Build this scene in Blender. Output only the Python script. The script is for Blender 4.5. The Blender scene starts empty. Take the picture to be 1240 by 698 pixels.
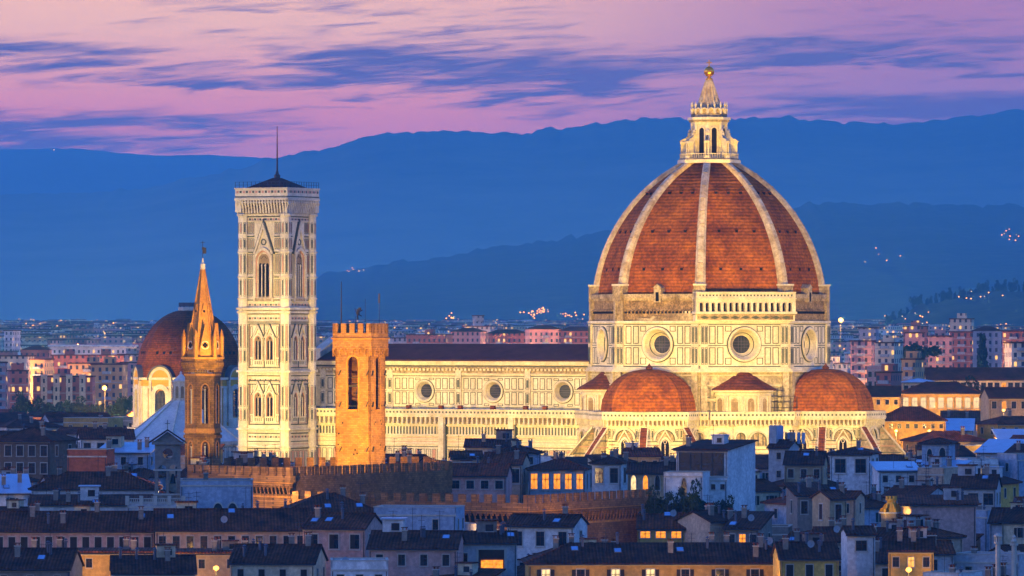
import bpy, math, random
from math import radians as R_, sin, cos, pi, sqrt, atan2, hypot
random.seed(7)
SC = bpy.context.scene
COL = SC.collection
FPX, CZ, HY = 6760.0, 54.0, 398.0          # focal length and horizon row of the 1240 px photograph, camera height
# ---------------------------------------------------------------- camera
cam = bpy.data.cameras.new('camera'); cam_o = bpy.data.objects.new('camera', cam); COL.objects.link(cam_o)
cam.sensor_width = 36.0; cam.lens = 36.0*FPX/1240.0; cam.shift_y = 49.0/1240.0
cam.clip_start = 5.0; cam.clip_end = 60000.0
cam_o.location = (0, 0, CZ); cam_o.rotation_euler = (R_(90), 0, 0)
SC.camera = cam_o
# ---------------------------------------------------------------- view
SC.view_settings.view_transform = 'Standard'; SC.view_settings.look = 'None'
SC.view_settings.exposure = 3.0; SC.view_settings.gamma = 1.0; SC.view_settings.use_curve_mapping = False
SC.render.engine = 'CYCLES'
cy = SC.cycles
cy.use_denoising = True
try: cy.denoiser = 'OPENIMAGEDENOISE'
except Exception: pass
cy.max_bounces = 4; cy.diffuse_bounces = 2; cy.glossy_bounces = 2; cy.volume_bounces = 0; cy.transparent_max_bounces = 4
cy.sample_clamp_indirect = 4.0; cy.caustics_reflective = False; cy.caustics_refractive = False
def lin(r, g, b):
    f = lambda c: (c/255/12.92) if c/255 <= .04045 else ((c/255+.055)/1.055)**2.4
    return (f(r), f(g), f(b), 1.0)
# ---------------------------------------------------------------- sky: dusk Nishita and streaky long-exposure clouds
SUN_EL, SUN_AZ = R_(1.0), R_(-75.0)          # the sun just gone, low on the left
W = bpy.data.worlds.new('World'); SC.world = W; W.use_nodes = True
nt = W.node_tree; nt.nodes.clear(); N = nt.nodes.new; L = nt.links.new
def val(x): n = N('ShaderNodeValue'); n.outputs[0].default_value = x; return n.outputs[0]
def math_(op, a, b=None, c=None, clamp=False):
    n = N('ShaderNodeMath'); n.operation = op; n.use_clamp = clamp
    for i, x in enumerate((a, b, c)):
        if x is None: continue
        if isinstance(x, (int, float)): n.inputs[i].default_value = x
        else: L(x, n.inputs[i])
    return n.outputs[0]
def ramp(fac, stops):
    n = N('ShaderNodeValToRGB'); e = n.color_ramp.elements
    while len(e) < len(stops): e.new(.5)
    for k, (p, c) in zip(e, stops): k.position = p; k.color = c if len(c) == 4 else (*c, 1)
    L(fac, n.inputs[0]); return n.outputs[0]
def mixc(fac, a, b, mode='MIX'):
    n = N('ShaderNodeMix'); n.data_type = 'RGBA'; n.blend_type = mode
    for s, x in ((0, fac), (6, a), (7, b)):
        if isinstance(x, (int, float, tuple)): n.inputs[s].default_value = x
        else: L(x, n.inputs[s])
    return n.outputs[2]
def smooth(x, a, b):
    n = N('ShaderNodeMapRange'); n.interpolation_type = 'SMOOTHSTEP'
    L(x, n.inputs[0]); n.inputs[1].default_value = a; n.inputs[2].default_value = b; return n.outputs[0]
tc = N('ShaderNodeTexCoord'); sp = N('ShaderNodeSeparateXYZ'); L(tc.outputs['Generated'], sp.inputs[0])
az = math_('ARCTAN2', sp.outputs[0], sp.outputs[1]); el = sp.outputs[2]
def cloud(su, sv, tilt, off, detail=6, rough=.55, dist=0.0):
    u = math_('MULTIPLY', az, su); v = math_('MULTIPLY', math_('ADD', el, math_('MULTIPLY', az, tilt)), sv)
    c = N('ShaderNodeCombineXYZ'); L(u, c.inputs[0]); L(v, c.inputs[1]); c.inputs[2].default_value = off
    n = N('ShaderNodeTexNoise'); n.inputs['Scale'].default_value = 1.0; n.inputs['Detail'].default_value = detail
    n.inputs['Roughness'].default_value = rough; n.inputs['Distortion'].default_value = dist
    L(c.outputs[0], n.inputs['Vector']); return n.outputs[0]
sky = N('ShaderNodeTexSky'); sky.sky_type = 'NISHITA'; sky.sun_disc = False
sky.sun_elevation = SUN_EL; sky.sun_rotation = SUN_AZ; sky.altitude = 100; sky.air_density = 1.0; sky.dust_density = .6; sky.ozone_density = 4.0
dusk = mixc(1.0, sky.outputs[0], (1.70, 1.75, 2.5, 1), 'MULTIPLY')
n1 = cloud(15, 105, -.03, 2.3, 6, .55, .9); n2 = cloud(34, 300, -.07, 7.7, 7, .6, 1.1); n3 = cloud(7, 50, .04, 11.0, 4, .5, .4)
# pale cream-pink cloud high on the left, salmon near the ridge, lilac to the right
pink = mixc(smooth(el, .036, .056), lin(250, 154, 126), lin(246, 204, 184))
pink = mixc(smooth(az, -.03, .075), pink, lin(176, 124, 172))
blue = mixc(smooth(el, .034, .06), lin(100, 72, 132), lin(92, 80, 148))
wz = cloud(20, 130, -.02, 5.1, 4, .55, .4)
azw = math_('ADD', az, math_('MULTIPLY', math_('SUBTRACT', wz, .5), .05)); elw = math_('ADD', el, math_('MULTIPLY', math_('SUBTRACT', n2, .5), .010))
def bank(az0, el0, ra, re, amt, tilt=0.0):    # one soft cloud bank, placed by azimuth and height in the sky (radians)
    p = math_('DIVIDE', math_('SUBTRACT', azw, az0), ra); q = math_('SUBTRACT', elw, el0)
    if tilt: q = math_('SUBTRACT', q, math_('MULTIPLY', math_('SUBTRACT', azw, az0), tilt))
    q = math_('DIVIDE', q, re)
    return math_('MULTIPLY', math_('POWER', 2.718, math_('MULTIPLY', math_('ADD', math_('MULTIPLY', p, p), math_('MULTIPLY', q, q)), -1.0)), amt)
BANKS = [(-.088, .0485, .022, .0034, .30), (0.004, .0462, .030, .0040, .34, -.05), (-.045, .0437, .045, .0012, .22), (-.075, .0372, .028, .0021, .32), (-.035, .0405, .020, .0010, .16, .05), (.064, .0495, .030, .0040, .28, .03), (.075, .0395, .024, .0032, .26), (-.085, .0325, .025, .0018, .24),
         (-.045, .0570, .030, .0030, .10), (-.02, .0385, .028, .0022, -.26), (-.07, .0545, .030, .0038, -.22), (.022, .0545, .020, .0035, -.18, -.05), (.07, .0443, .028, .0016, -.26), (-.06, .0408, .022, .0014, -.18), (-.005, .0560, .02, .0020, .10), (-.03, .0347, .02, .0022, -.20)]
k = math_('ADD', math_('MULTIPLY', n1, .62), math_('ADD', math_('ADD', math_('MULTIPLY', n2, .58), math_('MULTIPLY', math_('SUBTRACT', cloud(70, 800, -.05, 3.3, 5, .6, .8), .5), .55)), math_('MULTIPLY', n3, .25)))
for B_ in BANKS: k = math_('ADD', k, bank(*B_[:4], B_[4]*.82, *B_[5:]))
fac = smooth(k, .67, .99)
vis = mixc(fac, pink, blue)
strip = math_('MULTIPLY', smooth(el, .17, .08), smooth(math_('ABSOLUTE', az), 1.1, .5))                 # the afterglow clouds keep to the low sky
bgc = mixc(strip, mixc(1.0, dusk, (1, 1, 1, 1), 'MULTIPLY'), mixc(1.0, vis, (2.45, 1.80, .82, 1), 'MULTIPLY'))
bg = N('ShaderNodeBackground'); L(bgc, bg.inputs[0]); bg.inputs[1].default_value = 0.11
wo = N('ShaderNodeOutputWorld'); L(bg.outputs[0], wo.inputs[0])
# ---------------------------------------------------------------- sun (last light, soft)
sd = bpy.data.lights.new('sun', 'SUN'); sd.energy = .05; sd.angle = R_(35); sd.color = (1, .66, .48)
so = bpy.data.objects.new('sun', sd); COL.objects.link(so); so.rotation_euler = (R_(78), 0, R_(-62)); so.location = (-300, 300, 400)
# ---------------------------------------------------------------- helpers
def at(px, py, Y): return ((px-620)*Y/FPX, Y, CZ-(py-HY)*Y/FPX)
def tag(o, label=None, cat=None, group=None, kind=None):
    if label: o['label'] = label
    if cat: o['category'] = cat
    if group: o['group'] = group
    if kind: o['kind'] = kind
    return o
def thing(name, label, cat, loc=(0, 0, 0), rz=0, group=None):
    o = bpy.data.objects.new(name, None); COL.objects.link(o); o.empty_display_size = 1
    o.location = loc; o.rotation_euler = (0, 0, rz); return tag(o, label, cat, group)
class Fr:                                     # a vertical wall from A to B; outward is right of the walking direction
    def __init__(s, A, B):
        s.A = A; s.len = hypot(B[0]-A[0], B[1]-A[1]); s.d = ((B[0]-A[0])/s.len, (B[1]-A[1])/s.len); s.n = (s.d[1], -s.d[0])
        s.mid = s.len/2
    def p(s, a, z, o=0.0): return (s.A[0]+s.d[0]*a+s.n[0]*o, s.A[1]+s.d[1]*a+s.n[1]*o, z)
class MB:
    def __init__(s): s.v = []; s.f = []; s.m = []; s.mats = []
    def mi(s, m):
        if m not in s.mats: s.mats.append(m)
        return s.mats.index(m)
    def poly(s, pts, m):
        b = len(s.v); s.v += [tuple(p) for p in pts]; s.f.append(tuple(range(b, b+len(pts)))); s.m.append(s.mi(m))
    def hexa(s, p, m):                        # p: four bottom, four top
        b = len(s.v); s.v += [tuple(q) for q in p]; k = s.mi(m)
        for f in ((3, 2, 1, 0), (4, 5, 6, 7), (0, 1, 5, 4), (1, 2, 6, 5), (2, 3, 7, 6), (3, 0, 4, 7)):
            s.f.append(tuple(b+i for i in f)); s.m.append(k)
    def box(s, c, size, m, rz=0):
        x, y, z = size[0]/2, size[1]/2, size[2]/2; cr, sr = cos(rz), sin(rz); q = []
        for dz in (-z, z):
            for dx, dy in ((-x, -y), (x, -y), (x, y), (-x, y)):
                q.append((c[0]+dx*cr-dy*sr, c[1]+dx*sr+dy*cr, c[2]+dz))
        s.hexa(q, m)
    def fbox(s, F, a0, a1, z0, z1, o0, o1, m):
        s.hexa([F.p(a0, z0, o1), F.p(a1, z0, o1), F.p(a1, z0, o0), F.p(a0, z0, o0), F.p(a0, z1, o1), F.p(a1, z1, o1), F.p(a1, z1, o0), F.p(a0, z1, o0)], m)
    def fframe(s, F, a0, a1, z0, z1, w, o, m):
        for q in ((a0, a1, z0, z0+w), (a0, a1, z1-w, z1), (a0, a0+w, z0+w, z1-w), (a1-w, a1, z0+w, z1-w)): s.fbox(F, *q, -.05, o, m)
    def fpoly(s, F, pts, o0, o1, m):          # extruded outline in wall coordinates
        a = [F.p(x, z, o1) for x, z in pts]; b = [F.p(x, z, o0) for x, z in pts]; n = len(pts)
        s.poly(a, m)
        for i in range(n): s.poly([a[i], b[i], b[(i+1) % n], a[(i+1) % n]], m)
    def farch(s, F, a, z0, zs, r, o0, o1, m, pointed=0.0, n=10):   # door-shaped outline
        s.fpoly(F, arch_pts(a, z0, zs, r, pointed, n), o0, o1, m)
    def farchband(s, F, a, z0, zs, r0, r1, o0, o1, m, pointed=0.0, n=12):
        P = arch_pts(a, z0, zs, r0, pointed, n); Q = arch_pts(a, z0, zs, r1, pointed, n)
        for i in range(len(P)-1):
            c = [P[i], P[i+1], Q[i+1], Q[i]]
            s.hexa([F.p(x, z, o0) for x, z in c]+[F.p(x, z, o1) for x, z in c], m)
    def fring(s, F, a, z, prof, m, n=40):     # turned shape on the wall: prof is (radius, out) pairs
        rings = [[F.p(a+r*cos(2*pi*i/n), z+r*sin(2*pi*i/n), o) for i in range(n)] for r, o in prof]
        s.loft(rings, m)
    def fdisc(s, F, a, z, r, o, m, n=40): s.poly([F.p(a+r*cos(2*pi*i/n), z+r*sin(2*pi*i/n), o) for i in range(n)], m)
    def fhole(s, F, a0, a1, z0, z1, a, z, r, m, n=40):   # wall face with a round hole
        base = [2*pi*i/n for i in range(n)]
        cor = [atan2(q-z, p-a) % (2*pi) for p, q in ((a0, z0), (a1, z0), (a1, z1), (a0, z1))]
        t = sorted(base+cor); inn = []; out = []
        for th in t:
            c, d = cos(th), sin(th); k = 1e9
            if c > 1e-9: k = min(k, (a1-a)/c)
            if c < -1e-9: k = min(k, (a0-a)/c)
            if d > 1e-9: k = min(k, (z1-z)/d)
            if d < -1e-9: k = min(k, (z0-z)/d)
            inn.append(F.p(a+r*c, z+r*d)); out.append(F.p(a+k*c, z+k*d))
        for i in range(len(t)):
            j = (i+1) % len(t); s.poly([inn[i], out[i], out[j], inn[j]], m)
    def prism(s, poly, z0, z1, m, top=None, bottom=False):
        n = len(poly)
        for i in range(n):
            a, b = poly[i], poly[(i+1) % n]
            s.poly([(*a, z0), (*b, z0), (*b, z1), (*a, z1)], m)
        s.poly([(*p, z1) for p in poly], top or m)
        if bottom: s.poly([(*p, z0) for p in reversed(poly)], m)
    def loft(s, rings, m, close=True, cap0=False, cap1=False):
        b = len(s.v); n = len(rings[0]); k = s.mi(m)
        for r in rings: s.v += [tuple(p) for p in r]
        for i in range(len(rings)-1):
            for j in range(n if close else n-1):
                jj = (j+1) % n
                s.f.append((b+i*n+j, b+i*n+jj, b+(i+1)*n+jj, b+(i+1)*n+j)); s.m.append(k)
        if cap0: s.f.append(tuple(b+j for j in reversed(range(n)))); s.m.append(k)
        if cap1: s.f.append(tuple(b+(len(rings)-1)*n+j for j in range(n))); s.m.append(k)
    def lathe(s, prof, m, c=(0, 0), n=16, ph=0.0, cap0=False, cap1=False):
        s.loft([[(c[0]+r*cos(ph+2*pi*i/n), c[1]+r*sin(ph+2*pi*i/n), z) for i in range(n)] for r, z in prof], m, True, cap0, cap1)
    def tube(s, a, b, r, m, n=6, r2=None):
        ax = [b[i]-a[i] for i in range(3)]; l = sqrt(sum(x*x for x in ax)) or 1; ax = [x/l for x in ax]
        u = (0, 0, 1) if abs(ax[2]) < .9 else (1, 0, 0)
        e = [ax[1]*u[2]-ax[2]*u[1], ax[2]*u[0]-ax[0]*u[2], ax[0]*u[1]-ax[1]*u[0]]; el_ = sqrt(sum(x*x for x in e)); e = [x/el_ for x in e]
        g = [ax[1]*e[2]-ax[2]*e[1], ax[2]*e[0]-ax[0]*e[2], ax[0]*e[1]-ax[1]*e[0]]
        rr = r if r2 is None else r2
        s.loft([[tuple(p[i]+q*(e[i]*cos(2*pi*j/n)+g[i]*sin(2*pi*j/n)) for i in range(3)) for j in range(n)] for p, q in ((a, r), (b, rr))], m, True, True, True)
    def mesh(s, name):
        me = bpy.data.meshes.new(name); me.from_pydata(s.v, [], s.f)
        for m in s.mats: me.materials.append(m)
        me.polygons.foreach_set('material_index', s.m); return me
    def build(s, name, parent=None, loc=None, rz=0, smooth=False):
        me = s.mesh(name)
        if smooth: me.polygons.foreach_set('use_smooth', [True]*len(me.polygons))
        o = bpy.data.objects.new(name, me); COL.objects.link(o)
        if parent is not None: o.parent = parent
        if loc: o.location = loc
        if rz: o.rotation_euler = (0, 0, rz)
        return o
def inst(o, name, parent, loc, rz=0, scale=None):
    c = o.copy(); c.name = name; COL.objects.link(c); c.parent = parent; c.location = loc; c.rotation_euler = (0, 0, rz)
    if scale: c.scale = scale
    return c
def arch_pts(a, z0, zs, r, pointed=0.0, n=10):
    P = [(a-r, z0)]
    if pointed <= 0:
        P += [(a-r*cos(pi*i/n), zs+r*sin(pi*i/n)) for i in range(n+1)]
    else:
        Rr = r*(1+pointed); th = math.acos((Rr-r)/Rr); h = n//2
        P += [(a-r+Rr-Rr*cos(th*i/h), zs+Rr*sin(th*i/h)) for i in range(h+1)]
        P += [(a+r-Rr+Rr*cos(th*(h-i)/h), zs+Rr*sin(th*(h-i)/h)) for i in range(1, h+1)]
    return P+[(a+r, z0)]
def ngon(c, r, n, ph): return [(c[0]+r*cos(ph+2*pi*i/n), c[1]+r*sin(ph+2*pi*i/n)) for i in range(n)]
# ---------------------------------------------------------------- materials
M = {}
def mat(name, rgb, rough=.8, var=.25, scale=1.0, rgb2=None, fine=None, bump=0.0, wave=None, metal=0.0, streak=0.0):
    """plain weathered surface: two noises of dirt over a base colour; wave=(axis, scale, amount) adds courses"""
    m = bpy.data.materials.new(name); m.use_nodes = True; t = m.node_tree; nd = t.nodes; lk = t.links
    b = nd['Principled BSDF']; b.inputs['Roughness'].default_value = rough; b.inputs['Metallic'].default_value = metal
    if rough >= .7 and not metal: b.inputs['Specular IOR Level'].default_value = .08
    c1 = lin(*rgb); c2 = lin(*rgb2) if rgb2 else tuple(x*(1-var) for x in c1[:3])+(1,)
    tcn = nd.new('ShaderNodeTexCoord'); n = nd.new('ShaderNodeTexNoise'); n.inputs['Scale'].default_value = scale; n.inputs['Detail'].default_value = 5
    n.inputs['Roughness'].default_value = .65
    oi = nd.new('ShaderNodeObjectInfo'); ad = nd.new('ShaderNodeVectorMath'); ad.operation = 'ADD'
    ml = nd.new('ShaderNodeMath'); ml.operation = 'MULTIPLY'; ml.inputs[1].default_value = 37.0
    lk.new(oi.outputs['Random'], ml.inputs[0]); lk.new(tcn.outputs['Object'], ad.inputs[0]); lk.new(ml.outputs[0], ad.inputs[1])
    src = ad.outputs[0]
    if streak:
        mp = nd.new('ShaderNodeMapping'); mp.inputs['Scale'].default_value = (1, 1, streak); lk.new(src, mp.inputs[0]); lk.new(mp.outputs[0], n.inputs['Vector'])
    else: lk.new(src, n.inputs['Vector'])
    r = nd.new('ShaderNodeValToRGB'); r.color_ramp.elements[0].position = .35; r.color_ramp.elements[0].color = c1
    r.color_ramp.elements[1].position = .68; r.color_ramp.elements[1].color = c2
    lk.new(n.outputs[0], r.inputs[0]); out = r.outputs[0]; hgt = n.outputs[0]
    def mul(col, fac_out, lo, amount_from=.4, to=.65):
        mr = nd.new('ShaderNodeMapRange'); mr.inputs[1].default_value = amount_from; mr.inputs[2].default_value = to
        mr.inputs[3].default_value = lo; mr.inputs[4].default_value = 1.0; lk.new(fac_out, mr.inputs[0])
        x = nd.new('ShaderNodeMix'); x.data_type = 'RGBA'; x.blend_type = 'MULTIPLY'; x.inputs[0].default_value = 1
        lk.new(col, x.inputs[6]); lk.new(mr.outputs[0], x.inputs[7]); return x.outputs[2]
    if fine:
        f = nd.new('ShaderNodeTexNoise'); f.inputs['Scale'].default_value = fine[0]; f.inputs['Detail'].default_value = 3
        lk.new(src, f.inputs['Vector']); out = mul(out, f.outputs[0], fine[1]); hgt = f.outputs[0]
    if wave:
        w = nd.new('ShaderNodeTexWave'); w.wave_type = 'BANDS'; w.bands_direction = wave[0]; w.inputs['Scale'].default_value = wave[1]
        w.inputs['Distortion'].default_value = .8; w.inputs['Detail'].default_value = 2; w.inputs['Detail Scale'].default_value = 1.5
        lk.new(tcn.outputs['Object'], w.inputs['Vector']); out = mul(out, w.outputs['Fac'], 1-wave[2], .1, .6); hgt = w.outputs['Fac']
    lk.new(out, b.inputs['Base Color'])
    if bump:
        bp = nd.new('ShaderNodeBump'); bp.inputs['Strength'].default_value = bump; bp.inputs['Distance'].default_value = .15
        lk.new(hgt, bp.inputs['Height']); lk.new(bp.outputs[0], b.inputs['Normal'])
    M[name] = m; return m
def brickmat(name, rgb, rgb2, mortar, bw=.5, bh=.2, rough=.85, var=.5):
    m = bpy.data.materials.new(name); m.use_nodes = True; t = m.node_tree; nd = t.nodes; lk = t.links
    b = nd['Principled BSDF']; b.inputs['Roughness'].default_value = rough; b.inputs['Specular IOR Level'].default_value = .08
    tcn = nd.new('ShaderNodeTexCoord'); spx = nd.new('ShaderNodeSeparateXYZ'); lk.new(tcn.outputs['Object'], spx.inputs[0])
    a = nd.new('ShaderNodeMath'); a.operation = 'ADD'; lk.new(spx.outputs[0], a.inputs[0]); lk.new(spx.outputs[1], a.inputs[1])
    cb = nd.new('ShaderNodeCombineXYZ'); lk.new(a.outputs[0], cb.inputs[0]); lk.new(spx.outputs[2], cb.inputs[1])
    br = nd.new('ShaderNodeTexBrick'); lk.new(cb.outputs[0], br.inputs['Vector']); br.inputs['Scale'].default_value = 1
    br.inputs['Brick Width'].default_value = bw; br.inputs['Row Height'].default_value = bh; br.inputs['Mortar Size'].default_value = bh*.07
    br.inputs['Color1'].default_value = lin(*rgb); br.inputs['Color2'].default_value = lin(*rgb2); br.inputs['Mortar'].default_value = lin(*mortar)
    n = nd.new('ShaderNodeTexNoise'); n.inputs['Scale'].default_value = .35; n.inputs['Detail'].default_value = 6; n.inputs['Roughness'].default_value = .7
    lk.new(tcn.outputs['Object'], n.inputs['Vector'])
    mr = nd.new('ShaderNodeMapRange'); mr.inputs[1].default_value = .35; mr.inputs[2].default_value = .65; mr.inputs[3].default_value = 1-var; lk.new(n.outputs[0], mr.inputs[0])
    x = nd.new('ShaderNodeMix'); x.data_type = 'RGBA'; x.blend_type = 'MULTIPLY'; x.inputs[0].default_value = 1
    lk.new(br.outputs[0], x.inputs[6]); lk.new(mr.outputs[0], x.inputs[7]); lk.new(x.outputs[2], b.inputs['Base Color'])
    bp = nd.new('ShaderNodeBump'); bp.inputs['Strength'].default_value = .5; bp.inputs['Distance'].default_value = .1; lk.new(br.outputs['Fac'], bp.inputs['Height']); bp.invert = True
    lk.new(bp.outputs[0], b.inputs['Normal']); M[name] = m; return m
def emit(name, rgb, strength, var=0.0):
    m = bpy.data.materials.new(name); m.use_nodes = True; t = m.node_tree; nd = t.nodes
    b = nd['Principled BSDF']; b.inputs['Base Color'].default_value = (.004, .004, .004, 1); b.inputs['Specular IOR Level'].default_value = 0
    b.inputs['Emission Color'].default_value = lin(*rgb); strength /= 8; b.inputs['Emission Strength'].default_value = strength
    if var:
        tcn = nd.new('ShaderNodeTexCoord'); n = nd.new('ShaderNodeTexNoise'); n.inputs['Scale'].default_value = 2.5; n.inputs['Detail'].default_value = 2
        t.links.new(tcn.outputs['Object'], n.inputs['Vector']); mr = nd.new('ShaderNodeMapRange'); mr.inputs[1].default_value = .3; mr.inputs[2].default_value = .7
        mr.inputs[3].default_value = strength*(1-var); mr.inputs[4].default_value = strength*(1+var); t.links.new(n.outputs[0], mr.inputs[0]); t.links.new(mr.outputs[0], b.inputs['Emission Strength'])
    M[name] = m; return m
mat('marble', (226, 218, 198), .6, .30, .25, (190, 178, 152), fine=(2.2, .80), streak=.25)
mat('marble_plain', (222, 214, 194), .6, .3, .3, (182, 170, 146), fine=(3.0, .78))
mat('marble_old', (196, 178, 146), .8, .4, .4, (128, 108, 80), fine=(2.0, .55), streak=.5)
mat('marble_stained', (206, 194, 168), .75, .4, .3, (140, 124, 98), fine=(1.6, .6), streak=.35)
mat('serpentine', (62, 72, 60), .55, .4, .8)
mat('pink_marble', (190, 140, 122), .6, .3, .5)
mat('rough_stone', (176, 150, 112), .9, .5, .5, (112, 90, 62), fine=(2.5, .5), bump=.5)
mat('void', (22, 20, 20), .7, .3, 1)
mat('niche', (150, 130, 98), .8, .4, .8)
mat('glass', (58, 60, 66), .12, .5, .7, (26, 28, 32))
mat('lead', (70, 72, 84), .55, .3, .5)
mat('terracotta', (186, 106, 22), .85, .5, .22, (122, 64, 16), fine=(1.4, .55), wave=('Z', .42, .30), bump=.4)
mat('terracotta_dark', (142, 80, 34), .85, .5, .3, (92, 50, 26), fine=(1.6, .6), wave=('Z', .5, .3), bump=.4)
mat('nave_roof', (92, 62, 54), .85, .3, .3, (70, 46, 44), fine=(1.2, .75), wave=('X', .6, .25))
mat('rib_marble', (212, 196, 168), .7, .4, .4, (164, 140, 108), fine=(1.5, .7))
mat('gilt', (214, 160, 60), .3, .2, 1, metal=.8)
mat('bronze', (46, 44, 42), .5, .3, 1)
mat('iron', (34, 34, 38), .6, .2, 1)
mat('white_stucco', (214, 208, 196), .85, .2, .4)
# ================================================================ cathedral
DU = (45.9, 1300.0, 0.0); DR = R_(-29)
duomo = thing('cathedral', 'huge floodlit marble cathedral with red octagonal dome and white lantern', 'cathedral', DU, DR)
MA, MP, MO, SE_, PK = M['marble'], M['marble_plain'], M['marble_old'], M['serpentine'], M['pink_marble']
VO, TE, RS, NI = M['void'], M['terracotta'], M['rough_stone'], M['niche']
P8 = pi/8
def octv(R, i, c=(0, 0)): a = P8+i*pi/4; return (c[0]+R*cos(a), c[1]+R*sin(a))
def face(R, i, c=(0, 0)): return Fr(octv(R, i-1, c), octv(R, i, c))    # face i looks along angle i*45 deg (0 east, 6 south)
def corbels(b, F, a0, a1, z0, z1, out, step, m, dark=None):
    """a projecting walkway carried on a row of little arches"""
    n = max(1, round((a1-a0)/step)); st = (a1-a0)/n
    b.fbox(F, a0, a1, z1-.25*(z1-z0), z1, 0, out, m)
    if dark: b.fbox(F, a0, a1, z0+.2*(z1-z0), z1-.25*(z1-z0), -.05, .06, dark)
    for i in range(n+1):
        a = a0+i*st
        b.fbox(F, max(a0, a-.17*st), min(a1, a+.17*st), z0, z1-.25*(z1-z0), 0, out*.8, m)
def dots(b, F, a0, a1, z, s, step, o, m):
    n = max(1, int((a1-a0)/step)); st = (a1-a0)/n
    for i in range(n): b.fbox(F, a0+(i+.5)*st-s/2, a0+(i+.5)*st+s/2, z-s/2, z+s/2, o-.05, o+.02, m)
def panel(b, F, a0, a1, z0, z1, w=.2, fill=None):
    b.fframe(F, a0, a1, z0, z1, w, .05, SE_)
    if fill: b.fbox(F, a0+w*1.6, a1-w*1.6, z0+w*1.6, z1-w*1.6, -.05, .035, fill)
def bands(b, F, a0, a1, zs, m, h=.18, o=.045):
    for z in zs: b.fbox(F, a0, a1, z-h/2, z+h/2, -.05, o, m)
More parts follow.
